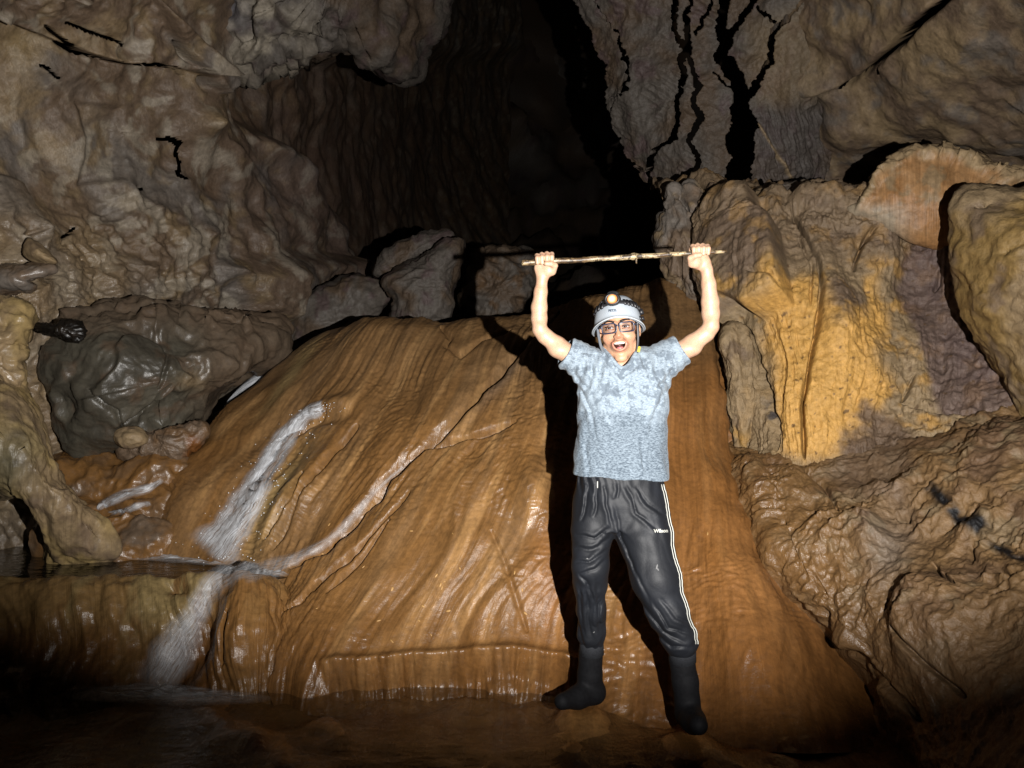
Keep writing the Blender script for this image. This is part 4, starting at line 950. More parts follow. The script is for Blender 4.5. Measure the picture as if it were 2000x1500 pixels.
def hand(o, m):
    """fist round the stick; m = +1 thumb towards +x, -1 towards -x"""
    V = np.array([0, 0, 1.0]); Wv = np.array([0, -1.0, 0]); q = lambda u, v, w: o+SD*u*m*.97+V*v*(1.0 if v > 0 else .80)+Wv*w
    body.ell(q(.0, -.028, -.016), (.040, .020, .043), .014).ell(q(.018, -.040, -.002), (.022, .018, .028), .012)
    for i, (u, ln) in enumerate(((.031, .96), (.0105, 1.06), (-.0105, 1.0), (-.0305, .86))):
        r = .0098*(.9+.1*ln)
        body.chain([(q(u*.95, -.004, -.028), r*1.06), (q(u, .024*ln, -.020), r), (q(u, .029*ln, .004), r*.98)], .004)
        body.chain([(q(u, .029*ln, .004), r*.98), (q(u*.98, .014*ln, .0225), r*.95), (q(u*.94, -.010*ln, .0215), r*.86)], .003)
    body.chain([(q(.034, -.052, -.004), .0150), (q(.043, -.026, .016), .0125)], .008)
    body.chain([(q(.043, -.026, .016), .0120), (q(.026, -.019, .030), .0108), (q(.006, -.017, .031), .0092)], .003)
hand(HL, 1); hand(HRr, -1)
# head
body.ell(H(0, -.018, .035), (.074, .090, .086), .02).ell(H(0, .020, -.030), (.0655, .064, .088), .02, R=HR)
body.ell(H(0, .026, -.092), (.050, .050, .042), .02, R=HR).ell(H(0, .066, -.124), (.024, .018, .017), .018, R=HR)
for sx in (-1, 1):
    body.ell(H(sx*.041, .054, -.040), (.024, .022, .021), .016).ell(H(sx*.058, .006, -.085), (.012, .026, .026), .02, R=HR)
    body.ell(H(sx*.028, .080, .018), (.022, .010, .008), .01, R=HR)
body.cone(H(0, .084, .006), H(0, .106, -.034), .0075, .0115, .012)
for sx in (-1, 1): body.ell(H(sx*.0125, .096, -.038), (.008, .011, .008), .007, R=HR)
for sx in (-1, 1): body.ell(H(sx*.032, .099, -.002), (.018, .017, .0085), .009, 's', HR)
body.ell(H(0, .078, -.073), (.034, .034, .027), .016, R=HR)
for sx in (-1, 1): body.chain([(H(sx*.020, .105, -.044), .0015), (H(sx*.037, .097, -.062), .0025), (H(sx*.038, .088, -.088), .0015)], .010, 's')   # smile folds
def mouth_xz(a, g=1.0):
    x = .0278*g*math.cos(a); s_ = math.sin(a)
    return x, -.0635+(.0055*g*s_ if s_ > 0 else .0300*g*s_)
body.ell(H(0, .096, -.0740), (.0225, .050, .0175), .004, 's', HR).ell(H(0, .096, -.0655), (.0245, .045, .0070), .004, 's', HR)
lip = []
for k in range(25):
    a = 2*math.pi*k/24; x, z = mouth_xz(a); up = math.sin(a) > 0
    lip.append((H(x, .1085-16*x*x-(0 if up else .007*abs(math.sin(a))), z), .0030 if up else .0036))
body.chain(lip, .004)
for sx in (-1, 1):
    body.ell(H(sx*.0800, .004, -.016), (.0105, .016, .029), .006, R=HR); body.ell(H(sx*.088, .010, -.014), (.007, .009, .017), .004, 's', HR)
bv, bf = body.mesh(.0032); bv = relax(bv, bf, 1, .4)
def hl(v): return (v-HO)@HR
def skin_cols(v):
    q = hl(v); c = np.tile(S(230, 186, 154)*.58, (len(v), 1)); n = fbm(v*14, 3, 501)
    c = mixc(c, sstep(.1, .6, n)*.35, S(216, 160, 128)*.58)
    head = (q[:, 2] > -.15) & (np.abs(q[:, 0]) < .1) & (v[:, 2] > HO[2]-.16)
    g = lambda x, y, z, r: np.exp(-(((q[:, 0]-x)**2+(q[:, 2]-z)**2)/(r*r)))*head*(q[:, 1] > .02)
    c = mixc(c, head*.55, S(220, 162, 122)*.60)
    c = mixc(c, np.clip(g(-.04, 0, -.045, .022)+g(.04, 0, -.045, .022)+g(0, 0, -.035, .013), 0, 1)*.5, S(206, 122, 92)*.54)
    c = mixc(c, (np.exp(-((q[:, 2]+.0505)/.0055)**2)*(np.abs(q[:, 0]) < .028)*head*(q[:, 1] > .06))*.45, S(110, 80, 66)*.5)      # faint moustache
    r = np.hypot(q[:, 0]/.0278, (q[:, 2]+.0635)/np.where(q[:, 2] > -.0635, .0070, .0310))
    c = mixc(c, np.exp(-((r-1.04)/.14)**2)*head*(q[:, 1] > .05)*.8, S(190, 112, 96)*.62)
    c = mixc(c, ((r < .90) & head & (q[:, 1] > .02) & (q[:, 1] < .100))*.95, S(92, 26, 26)*.4)
    return c
mesh_np('body', bv-PL, bf, M_SKIN, person, {'c_skin': skin_cols(bv)})

# face pieces
def sph(c, r, R=None, n=14):
    th, ph = np.meshgrid(np.linspace(0, math.pi, n), np.linspace(0, 2*math.pi, 2*n, endpoint=False), indexing='ij')
    p = np.stack([np.sin(th)*np.cos(ph)*r[0], np.sin(th)*np.sin(ph)*r[1], np.cos(th)*r[2]], -1).reshape(-1, 3)
    if R is not None: p = p@R.T
    return p+c, grid_faces(n, 2*n, wrap=True)
M_EYE = plain('eye_white', (.42, .38, .35), .2); M_IRIS = plain('iris', (.018, .010, .006), .1); M_TEETH = plain('teeth', (.78, .74, .66), .2); M_TONGUE = plain('tongue', tuple(S(222, 130, 128)*.66), .3)
for sx in (-1, 1):
    v, f = sph(H(sx*.0315, .0755, -.002), (.0125, .0125, .0125)); e = mesh_np('eye', v-PL, f, M_EYE, person)
    v, f = sph(H(sx*.0315-.0015, .0860, -.0015), (.0066, .0030, .0066), HR); mesh_np('iris', v-PL, f, M_IRIS, e)
    br = [H(sx*(.012+.038*t), .0945-.018*t*t-.004*t, .0195+.007*math.sin(t*2.4)) for t in np.linspace(0, 1, 9)]
    v, f = tube(br, np.interp(np.linspace(0, 1, 9), [0, .3, 1], [.0032, .0042, .0016]), 8); mesh_np('eyebrow', v-PL, f, M_HAIR, person)
    lid = [H(sx*(.0315+.0145*t), .0885-.006*t*t, .0015+.0025*(1-t*t)) for t in np.linspace(-1, 1, 9)]
    v, f = tube(lid, .0026, 6); mesh_np('eyelid', v-PL, f, M_SKIN, person, {'c_skin': np.tile(S(120, 78, 58)*.5, (len(v), 1))})
    lid = [H(sx*(.0315+.0140*t), .0880-.006*t*t, -.0070-.0012*(1-t*t)) for t in np.linspace(-1, 1, 9)]
    v, f = tube(lid, .0032, 6); mesh_np('eyelid', v-PL, f, M_SKIN, person, {'c_skin': np.tile(S(190, 132, 98)*.62, (len(v), 1))})
th = np.linspace(-1.15, 1.15, 25); rows = []
for zz, yy in ((-.0580, 0), (-.0585, .003), (-.0650, .0035), (-.0690, .0005), (-.0650, -.004), (-.0580, -.004)):
    rows.append([H(.0235*math.sin(a), .079+.0215*math.cos(a)+yy, zz+.004*(1-math.cos(a))*.5-.0007*abs(math.sin(a*9))) for a in th])
g = np.array(rows); mesh_np('teeth', g.reshape(-1, 3)-PL, grid_faces(6, 25), M_TEETH, person)
v, f = sph(H(0, .074, -.0850), (.0170, .026, .0095), HR); mesh_np('tongue', v-PL, f, M_TONGUE, person)
# cropped hair below the helmet
hs = []
for (ph0, ph1, z0, z1) in ((-1.5, 4.64, -.035, .05),):
    ph = np.linspace(2.65, 6.8, 60)-math.pi*0; zz = np.linspace(-.040, .075, 16); g = []
    for z in zz:
        k = math.sqrt(max(.05, 1-((z-.035)/.095)**2)); low = np.clip((z+.04)/.03, 0, 1)
        g.append([H(.0755*k*math.cos(a)*1.0, -.018+.0925*k*math.sin(a), z+.05*max(0, math.sin(a)+.25)) for a in ph])
    g = np.array(g)
mesh_np('hair', g.reshape(-1, 3)-PL, grid_faces(16, 60), M_HAIR, person)

def creases(p, lines, depth, w):
    """thin pinched folds of cloth on the front, along paths seen from the front"""
    q = np.asarray(p, float); px, py = to_pix(q); px = px+3*pn(q*22, 551); py = py+3*pn(q*22+5, 552); d = np.zeros(len(q)); fr = sstep(3.20, 3.14, q[:, 1])
    for pts in lines:
        e, u, sd = pdist(px, py, pts); m = np.sqrt(np.clip(1-(2*u-1)**2, 0, 1)); x = e*sd
        d += m*(depth*np.exp(-(x/w)**2)-.75*depth*np.exp(-((x-2.1*w)/(1.5*w))**2))
    return d*fr
# T-shirt
shirt = Solid()
LV = np.array([[676, 1176, 1252, .050], [690, 1146, 1286, .085], [704, 1132, 1300, .102], [722, 1127, 1306, .116], [745, 1125, 1307, .124], [800, 1126, 1306, .126], [850, 1124, 1305, .124], [900, 1118, 1308, .128], [945, 1113, 1311, .134], [980, 1111, 1313, .136]], float)
dS = 3.165
Lz = CAMZ-(LV[:, 0]-750)/F*dS; Lcx = ((LV[:, 1]+LV[:, 2])/2-1000)/F*dS; La = (LV[:, 2]-LV[:, 1])/2/F*dS*.985
def torso(p):
    z = p[:, 2]; o = np.argsort(Lz); cx, a, b = [np.interp(z, Lz[o], q[o]) for q in (Lcx, La, LV[:, 3])]
    u, w = np.abs((p[:, 0]-cx)/a), np.abs((p[:, 1]-dS)/b); e = 2.35
    d = ((u**e+w**e)**(1/e)-1)*np.minimum(a, b)*.95; top = z-Lz[0]; return np.maximum(d, top)
shirt.fun(torso, (Lcx.min()-.22, dS-.15, Lz.min()), (Lcx.max()+.22, dS+.15, Lz[0]), .02)
shirt.chain([T3(1160, 722, 3.165, .082), T3(1130, 702, 3.16, .068), T3(1104, 687, 3.15, .0560), T3(1085, 674, 3.145, .0555)], .03)
shirt.chain([T3(1275, 718, 3.165, .082), T3(1305, 698, 3.16, .070), T3(1332, 681, 3.15, .0575), T3(1352, 668, 3.145, .057)], .03)
aL, aR = W(1136, 716, 3.16), W(1292, 712, 3.16); nk = W(1213, 700, 3.1)
def folds(p):
    q = np.asarray(p, float); d = np.zeros(len(q))
    up = sstep(1.22, 1.42, q[:, 2]); cx = q[:, 0]-nk[0]
    # pleats running from the neck towards each sleeve
    for o, sg in ((aL, -1), (aR, 1)):
        an = np.arctan2(q[:, 2]-o[2]-.05, (q[:, 0]-o[0])*sg); rr = np.hypot(q[:, 0]-o[0], q[:, 2]-o[2])
        m = np.exp(-((rr-.06)/.07)**2); d += m*.0026*np.sin(q[:, 0]*sg*175+q[:, 2]*70+2.2*pn(q*9, 511))
    # U-shaped drape under the collar
    R_ = np.hypot(cx*1.0, (q[:, 2]-nk[2]-.07)*1.05); d += .0050*np.sin(R_*80+2.4*pn(q*6, 512))*(.4+.6*sstep(-.2,.4,pn(q*5+7,516)))*np.exp(-((R_-.15)/.055)**2)*(q[:, 2] < nk[2]+.02)
    d += .0065*ridged(np.stack([q[:, 0]*7+2*q[:, 2], q[:, 1]*5, q[:, 2]*2.2], 1), 2, 513)*.6*(1-.4*up)
    d += .004*ridged(np.stack([q[:, 0]*9-9*np.abs(cx)*q[:, 2], q[:, 1]*7, q[:, 2]*9], 1), 2, 515)
    d += creases(p, [[(1150, 688), (1153, 712), (1160, 738)], [(1164, 690), (1170, 715), (1178, 742)], [(1178, 698), (1190, 730), (1214, 764)], [(1186, 706), (1214, 738), (1250, 712)], [(1176, 722), (1208, 762), (1262, 716)], [(1252, 692), (1262, 722)],
        [(1274, 686), (1284, 732)], [(1300, 684), (1304, 735)], [(1128, 752), (1152, 800), (1166, 860)], [(1304, 752), (1280, 800), (1268, 850)], [(1140, 860), (1150, 910), (1148, 935)], [(1250, 860), (1262, 930)], [(1200, 800), (1230, 830), (1282, 820)], [(1118, 720), (1130, 742), (1150, 760)], [(1316, 716), (1300, 745), (1284, 760)]], .0055, 3.2)
    return d-.004
shirt.fun(folds, (0, 0, 0), (0, 0, 0), op='d')
shirt.ops.append(('h', .009, lambda p: p[:, 0], np.zeros(3), np.zeros(3)))
def neckhole(p):
    c0, c1 = W(1213, 712, 3.125), W(1211, 640, 3.14); ax = (c1-c0)/np.linalg.norm(c1-c0); q = p-c0; t = q@ax; rr = q-t[:, None]*ax
    r = np.sqrt((rr[:, 0]/1.06)**2+(rr[:, 1]/1.05)**2+rr[:, 2]**2); return -np.maximum(r-.066, -(t+.012))
shirt.fun(neckhole, (0, 0, 0), (0, 0, 0), op='i')
def cutplane(c, to):
    n_ = (to-c)/np.linalg.norm(to-c); return lambda p: np.where(np.abs(p[:, 0]-c[0]) < .12, (p-c)@n_+.0025*np.sin(p[:, 1]*60), -1)
shirt.fun(cutplane(W(1104, 687, 3.15), W(1060, 662, 3.13)), (0, 0, 0), (0, 0, 0), op='i')
shirt.fun(cutplane(W(1332, 681, 3.15), W(1378, 652, 3.13)), (0, 0, 0), (0, 0, 0), op='i')
hemz = lambda p: np.interp(p[:, 0], [W(1112, 0, 3.05)[0], W(1210, 0, 3.05)[0], W(1310, 0, 3.05)[0]], [CAMZ-(930-750)/F*3.05, CAMZ-(936-750)/F*3.05, CAMZ-(942-750)/F*3.05])
shirt.fun(lambda p: hemz(p)-p[:, 2]+.003*np.sin(p[:, 0]*40), (0, 0, 0), (0, 0, 0), op='i')
sv, sf = shirt.mesh(.004); sv = relax(sv, sf, 1, .45)
shirt_o = mesh_np('t_shirt', sv-PL, sf, M_SHIRT, person)
# ribbed collar band round the neck opening
def collar():
    s2 = Solid(); s2.ops = [o for o in shirt.ops if o[0] in 'ud']
    c0, c1 = W(1213, 712, 3.125), W(1211, 640, 3.14); ax = (c1-c0)/np.linalg.norm(c1-c0); e1 = np.cross(ax, [0, 1, 0]); e1 /= np.linalg.norm(e1); e2 = np.cross(ax, e1); pts = []
    for a in np.linspace(0, 2*math.pi, 64, endpoint=False):
        t_ = np.linspace(-.02, .11, 90); q = c0+ax*t_[:, None]+.0705*(e1*math.cos(a)+e2*math.sin(a)); d_ = s2.field(q.astype(np.float32)); k = np.nonzero(d_ < 0)[0]
        pts.append(q[k[-1]] if len(k) else q[0])
    pts = np.array(pts); ex = np.concatenate([pts[-8:], pts, pts[:8]]); sm = np.stack([np.convolve(ex[:, i], np.ones(7)/7, 'same') for i in range(3)], 1)[8:-7]
    v, f = tube(sm-np.array([0, .002, .004]), .0085, 10, cap=False, flat=1.0); mesh_np('collar', v-PL, f, M_SHIRT, shirt_o)
collar()

# track pants
pants = Solid()
PV = np.array([[918, 1130, 1296, .112], [945, 1126, 1299, .118], [980, 1122, 1304, .122], [1030, 1121, 1310, .115], [1060, 1121, 1312, .10]], float); dP = 3.165
Pz = CAMZ-(PV[:, 0]-750)/F*dP; Pcx = ((PV[:, 1]+PV[:, 2])/2-1000)/F*dP; Pa = (PV[:, 2]-PV[:, 1])/2/F*dP*.97
def hips(p):
    z = p[:, 2]; o = np.argsort(Pz); cx, a, b = [np.interp(z, Pz[o], q[o]) for q in (Pcx, Pa, PV[:, 3])]
    d = ((np.abs((p[:, 0]-cx)/a)**2.3+np.abs((p[:, 1]-dP)/b)**2.3)**(1/2.3)-1)*np.minimum(a, b)*.95
    return np.maximum(np.maximum(d, z-Pz[0]), Pz[3]-z)
pants.fun(hips, (Pcx.min()-.22, dP-.15, Pz[3]), (Pcx.max()+.22, dP+.15, Pz[0]), .03)
pants.ell(W(1196, 1020, 3.15), (.07, .085, .055), .03)
pants.chain([T3(1163, 985, 3.165, .088), T3(1156, 1045, 3.14, .077), T3(1153, 1105, 3.11, .071), T3(1153, 1140, 3.14, .066), T3(1154, 1190, 3.19, .061), T3(1156, 1238, 3.23, .056), T3(1156, 1252, 3.24, .050)], .03)
pants.chain([T3(1250, 985, 3.155, .112), T3(1262, 1055, 3.12, .108), T3(1281, 1130, 3.07, .097), T3(1304, 1195, 3.05, .082), T3(1326, 1246, 3.05, .066), T3(1332, 1258, 3.05, .058)], .03)
ckL, ckR = W(1156, 1110, 3.1), W(1333, 1268, 3.0)
def pfold(p):
    q = np.asarray(p, float); L = sstep(W(1215, 0, 3.1)[0], W(1172, 0, 3.1)[0], q[:, 0]); NL = 1-L; z = lambda y: W(0, y, 3.1)[2]
    w = q+.05*np.stack([pn(q*5, 541), pn(q*5+9, 542), pn(q*5+17, 543)], 1)
    am = .35+.65*sstep(-.25, .35, pn(q*4.5+3, 544))
    cr = W(1196, 1050, 3.05); dx, dz = w[:, 0]-cr[0], w[:, 2]-cr[2]; rr = np.hypot(dx, dz); an = np.arctan2(dz, dx)
    d = .003*am*np.sin(an*9+3*pn(q*4, 521))*np.exp(-((rr-.09)/.07)**2)                       # creases fanning out of the crotch
    d += L*.003*am*ridged(np.stack([w[:, 0]*4, w[:, 1]*3, w[:, 2]*13+w[:, 0]*7], 1), 2, 522)*np.exp(-((q[:, 2]-z(1090))/.13)**2)
    d += L*.0065*ridged(np.stack([w[:, 0]*17, w[:, 1]*9, w[:, 2]*2.6], 1), 2, 528)*sstep(z(1125), z(1180), q[:, 2])
    kx = (w[:, 0]-W(1333, 0, 3.05)[0]); kz = w[:, 2]-z(1268); dia = kz*.80-kx*.55
    d += NL*.002*am*np.sin(dia*120+1.5*pn(q*5, 523))*np.exp(-((kz-.05)/.09)**2)            # drape above the right cuff
    d += NL*.0045*ridged(np.stack([w[:, 0]*7+w[:, 2]*3.2, w[:, 1]*5, w[:, 2]*1.3], 1), 2, 524)
    d += .0035*am*np.sin(w[:, 0]*190+2*pn(q*8, 527))*sstep(z(985), z(935), q[:, 2])            # gathered waist
    d += creases(p, [[(1192, 1030), (1160, 1050), (1124, 1044)], [(1193, 1048), (1160, 1074), (1122, 1072)], [(1190, 1070), (1150, 1098), (1122, 1096)], [(1188, 1088), (1160, 1112), (1128, 1122)], [(1128, 1122), (1150, 1142), (1160, 1178)],
        [(1144, 1138), (1149, 1185), (1150, 1244)], [(1166, 1130), (1168, 1184), (1172, 1236)], [(1134, 1150), (1137, 1200), (1140, 1240)], [(1200, 985), (1214, 1050), (1240, 1112), (1272, 1184)], [(1224, 950), (1242, 1000), (1290, 1040)], [(1242, 948), (1266, 985), (1302, 1010)],
        [(1258, 1180), (1294, 1234), (1342, 1256)], [(1272, 1172), (1306, 1224), (1350, 1240)], [(1290, 1168), (1322, 1206), (1350, 1218)], [(1284, 1240), (1312, 1262), (1350, 1264)], [(1180, 945), (1186, 990), (1196, 1030)], [(1150, 945), (1146, 985), (1136, 1020)], [(1166, 945), (1166, 985), (1160, 1010)], [(1206, 945), (1206, 975)]], .0062, 3.0)
    return d-.001
pants.fun(pfold, (0, 0, 0), (0, 0, 0), op='d')
pv, pf = pants.mesh(.004); pv = relax(pv, pf, 1, .4)
pants_o = mesh_np('track_pants', pv-PL, pf, M_SATIN, person)

# boots with knitted shafts
def boot(pts_shaft, pts_foot, sole_z, name='boot'):
    s_ = Solid(); s_.chain(pts_shaft, .02); s_.chain(pts_foot, .03)
    s_.fun(lambda p: sole_z-p[:, 2], (0, 0, 0), (0, 0, 0), op='i'); v, f = s_.mesh(.004); v = relax(v, f, 1, .4)
    o = mesh_np(name, v-PL, f, M_BOOT, person); return o
zL, zR = .030, .012
boot([T3(1154, 1272, 3.25, .052), T3(1152, 1318, 3.27, .050), T3(1150, 1342, 3.28, .052)], [T3(1160, 1352, 3.28, .052), T3(1128, 1362, 3.22, .042), T3(1098, 1370, 3.15, .033)], zL)
boot([T3(1331, 1285, 3.06, .052), T3(1338, 1330, 3.07, .050), T3(1342, 1366, 3.07, .052)], [T3(1344, 1395, 3.07, .054), T3(1354, 1408, 3.0, .044), T3(1364, 1416, 2.92, .036)], zR)
for pts in ([T3(1156, 1246, 3.24, .049), T3(1155, 1275, 3.25, .0535)], [T3(1332, 1256, 3.05, .055), T3(1333, 1290, 3.06, .054)]):
    v, f = tube([p for p, r in pts], [r for p, r in pts], 28); mesh_np('sock', v-PL, f, M_SOCK, person)

# things laid on cloth: find the surface by casting from the front
from mathutils.bvhtree import BVHTree
def bvh(v, f): return BVHTree.FromPolygons([tuple(x) for x in v], [tuple(x) for x in f])
_bp = bvh(pv, pf)
def on(b, px, py, lift=.002, fallback=3.05):
    o = Vector((0, 0, CAMZ)); dr = (P(px, py, 1)-o).normalized(); h = b.ray_cast(o, dr)
    return np.array(h[0])-np.array(dr)*lift if h[0] else W(px, py, fallback)
def silh(b, px0, py, step=-1):
    x = px0
    for _ in range(90):
        o = Vector((0, 0, CAMZ)); dr = (P(x, py, 1)-o).normalized()
        if b.ray_cast(o, dr)[0]: return x
        x += step
    return px0
for off in (1.8, 6.0):
    pts = []
    for y in np.linspace(946, 1258, 64): pts.append(on(_bp, silh(_bp, 1385, y)-off, y, .001))
    v, f = tube(pts, .0024 if off < 5 else .0018, 8); mesh_np('white_piping', v-PL, f, M_WHITE, person)
cord = [on(_bp, 1167, y, .003) for y in np.linspace(940, 953, 6)]
v, f = tube(cord, .0022, 8); mesh_np('drawstring', v-PL, f, M_WHITE, person)

def lettering(name, text, px, py, width, b, mat, parent, rot=0, bold=0, shear=0, org=None):
    cu = bpy.data.curves.new(name, 'FONT'); cu.body = text; cu.align_x = 'CENTER'; cu.align_y = 'CENTER'; cu.size = 1; cu.offset = bold; cu.shear = shear; cu.resolution_u = 3
    tmp = bpy.data.objects.new(name, cu); COL.objects.link(tmp); dg = bpy.context.evaluated_depsgraph_get(); me = tmp.evaluated_get(dg).to_mesh()
    bm = bmesh.new(); bm.from_mesh(me); bmesh.ops.triangulate(bm, faces=bm.faces[:]); bmesh.ops.subdivide_edges(bm, edges=bm.edges[:], cuts=1); bmesh.ops.triangulate(bm, faces=bm.faces[:])
    v = np.array([x.co[:] for x in bm.verts]); f = np.array([[q.index for q in t_.verts] for t_ in bm.faces]); bm.free()
    tmp.evaluated_get(dg).to_mesh_clear(); bpy.data.objects.remove(tmp); bpy.data.curves.remove(cu)
    s_ = width/(v[:, 0].max()-v[:, 0].min()); c, sn = math.cos(math.radians(rot)), math.sin(math.radians(rot))
    X = v[:, 0]*s_; Y = v[:, 1]*s_; pts = np.array([on(b, px+x*c-y*sn, py-(x*sn+y*c), .0016) for x, y in zip(X, Y)])
    return mesh_np(name, pts-(org if org is not None else PL), f, mat, parent, smooth=False)
lettering('lettering', 'Wilson', 1291, 1037, 28, _bp, M_WHITE, person, 2, .035)
M_MUD = plain('dried_mud', tuple(S(150, 150, 150)*.4), .8)
for (x, y, w, h_, a) in ((1283, 1107, 1.5, 5, 15), (1285, 1112, 1.2, 3, -35), (1147, 1091, 2, 1.2, 0), (1160, 1235, 2, 1, -30)):   # light smears of dried mud on the pants
    ring = [on(_bp, x+w*math.cos(t)*math.cos(math.radians(a))-h_*math.sin(t)*math.sin(math.radians(a)), y+w*math.cos(t)*math.sin(math.radians(a))+h_*math.sin(t)*math.cos(math.radians(a)), .001) for t in np.linspace(0, 2*math.pi, 12, endpoint=False)]
    v = np.array([on(_bp, x, y, .0022)]+ring); f = np.array([[0, 1+k, 1+(k+1) % 12] for k in range(12)]); mesh_np('mud_smear', v-PL, f, M_MUD, person)

# ------------------------------------------------------------------ helmet
helm = empty('caving_helmet', H(0, -.012, .05)); HL0 = np.array(helm.location)
tag(helm, 'pale grey caving helmet with a lit headlamp on the cheering person', 'helmet')
def rim(a):                                     # a = azimuth, 0 = front
    f_ = (1+np.cos(a))/2; return -.030+.058*f_**1.5+.006*np.cos(2*a)
def shellpt(a, t, off=0.0):
    """a azimuth, t 0 rim .. 1 crown"""
    zr = rim(a); zt = .134; e = t*math.pi/2; k = np.cos(e)**.72; fl = .010*np.exp(-(t/.055)**2)*(.35+.65*((1+np.cos(a))/2)**2)
    rx, ry = (.1005+off+fl), (.1200+off+fl*1.3); ridge = .0022*np.cos(a*6)*np.sin(e*2)
    return np.stack([np.sin(a)*(rx+ridge)*k, -.014+np.cos(a)*(ry+ridge)*k, zr+(zt+off-zr)*np.sin(e)], -1)
A_, T_ = np.meshgrid(np.linspace(0, 2*math.pi, 96, endpoint=False), np.linspace(0, .995, 40), indexing='xy')
go = Hn(shellpt(A_, T_).reshape(-1, 3)); gi_ = Hn(shellpt(A_, T_, -.007).reshape(-1, 3)); nF = grid_faces(40, 96, wrap=True)
rimf = np.stack([np.arange(96), (np.arange(96)+1) % 96, (np.arange(96)+1) % 96+len(go), np.arange(96)+len(go)], 1)
hv, hf = np.concatenate([go, gi_]), np.concatenate([nF[:, ::-1], nF+len(go), rimf])
shell_o = mesh_np('shell', hv-HL0, hf, M_HELM, helm)
def band(name, a0, a1, tf, width, off, mat, parent, n=70, th_=.003):
    a = np.linspace(a0, a1, n); g = []
    for dt, o_ in ((-width/2, .0005), (-width/2, off), (width/2, off), (width/2, .0005)): g.append(Hn(shellpt(a, tf(a)+dt, o_)))
    return mesh_np(name, np.array(g).reshape(-1, 3)-HL0, grid_faces(4, n), mat, parent, smooth=False)
band('brim_edge', -1.9, 1.9, lambda a: .03+0*a, .045, .004, plain('white_rubber', tuple(S(222, 230, 236)*.54), .4), helm)
ts = lambda a: .34+.10*((1+np.cos(a))/2)**2
band('headlamp_strap', -2.9, 2.9, ts, .105, .004, plain('black_elastic', (.014, .014, .016), .7, .3, noise=.6, nscale=260, bump=.6), helm, 120)
for da in (-1.25, -1.05, -.85, -.65, .45, .62, .80, .98, 1.16, 1.32):    # ribbed clips along the strap
    a = np.array([da-.055, da+.055]); g = []
    for dt in (-.075, .075): g.append(Hn(shellpt(a, ts(a)+dt, .0075)))
    g = np.array(g).reshape(-1, 3); n_ = g.mean(0)-np.array(H(0, -.014, .03)); n_ /= np.linalg.norm(n_); v = np.concatenate([g, g-n_*.008])
    mesh_np('strap_clip', v-HL0, np.array([[0, 1, 3, 2], [4, 6, 7, 5], [0, 4, 5, 1], [2, 3, 7, 6], [0, 2, 6, 4], [1, 5, 7, 3]]), M_BLACK, helm, smooth=False)
cs = np.linspace(.52, .995, 20); v, f = tube(Hn(np.array([shellpt(np.array(-.16), t, .003) for t in cs])), .0085, 8, flat=.35); mesh_np('top_strap', v-HL0, f, M_BLACK, helm)
# headlamp
lc = Hn(shellpt(np.array(-.10), .475, .012)); fw = HR@np.array([-.10, .97, .10]); fw /= np.linalg.norm(fw); rt = np.cross(np.array([0, 0, 1.0]), -fw); rt /= np.linalg.norm(rt); upv = np.cross(rt, fw)*1.0
if upv[2] < 0: upv = -upv
def lathe(c, ax, prof, n=28, sx=1.0, sy=1.0):
    a = np.linspace(0, 2*math.pi, n, endpoint=False); return np.concatenate([c+ax*h_+r*(np.cos(a)[:, None]*rt*sx+np.sin(a)[:, None]*upv*sy) for r, h_ in prof]), grid_faces(len(prof), n, wrap=True)
v, f = lathe(lc, fw, [(.001, -.012), (.026, -.012), (.029, -.004), (.029, .008), (.025, .015), (.0205, .0165), (.0195, .010), (.001, .010)], 28, 1.15, .9); hl_o = mesh_np('headlamp', v-HL0, f, M_BLACK, helm)
t = NT('lamp_glow'); lw_ = t.new('ShaderNodeLayerWeight'); lw_.inputs[0].default_value = .35
gcol = t.attr('c_glow'); em = t.new('ShaderNodeEmission'); t.l.new(gcol, em.inputs[0]); em.inputs[1].default_value = 1.7; t.l.new(em.outputs[0], t.o.inputs[0])
prof = [(.0196, .011), (.018, .0145), (.014, .0175), (.009, .0192), (.0005, .0198)]; v, f = lathe(lc, fw, prof, 28)
gc = np.repeat(np.array([(.75, .20, .04), (.85, .30, .08), (.95, .50, .20), (1, .85, .6), (1, .95, .82)]), 28, 0); mesh_np('lens', v-HL0, f, t.m, hl_o, {'c_glow': gc})
v, f = lathe(lc+upv*.024-fw*.004, fw, [(.001, -.012), (.02, -.012), (.022, 0), (.017, .006), (.001, .007)], 20, 1.1, .55); mesh_np('battery_cap', v-HL0, f, M_BLACK, helm)
# side buckle and light-coloured ear guard
for (da, t_, w_, h_, o_) in ((1.22, .33, .07, .07, .012), (1.40, .27, .06, .09, .017), (1.52, .17, .05, .06, .012), (1.18, .12, .09, .08, .006)):
    g = []
    for dt in (-h_/2, h_/2): g.append(Hn(shellpt(np.array([da-w_, da+w_]), t_+dt, o_)))
    g = np.array(g).reshape(-1, 3); n_ = g.mean(0)-np.array(H(0, -.014, .03)); n_ /= np.linalg.norm(n_); v = np.concatenate([g, g-n_*(o_+.003)])
    mesh_np('buckle', v-HL0, np.array([[0, 1, 3, 2], [4, 6, 7, 5], [0, 4, 5, 1], [2, 3, 7, 6], [0, 2, 6, 4], [1, 5, 7, 3]]), M_BLACK, helm, smooth=False)
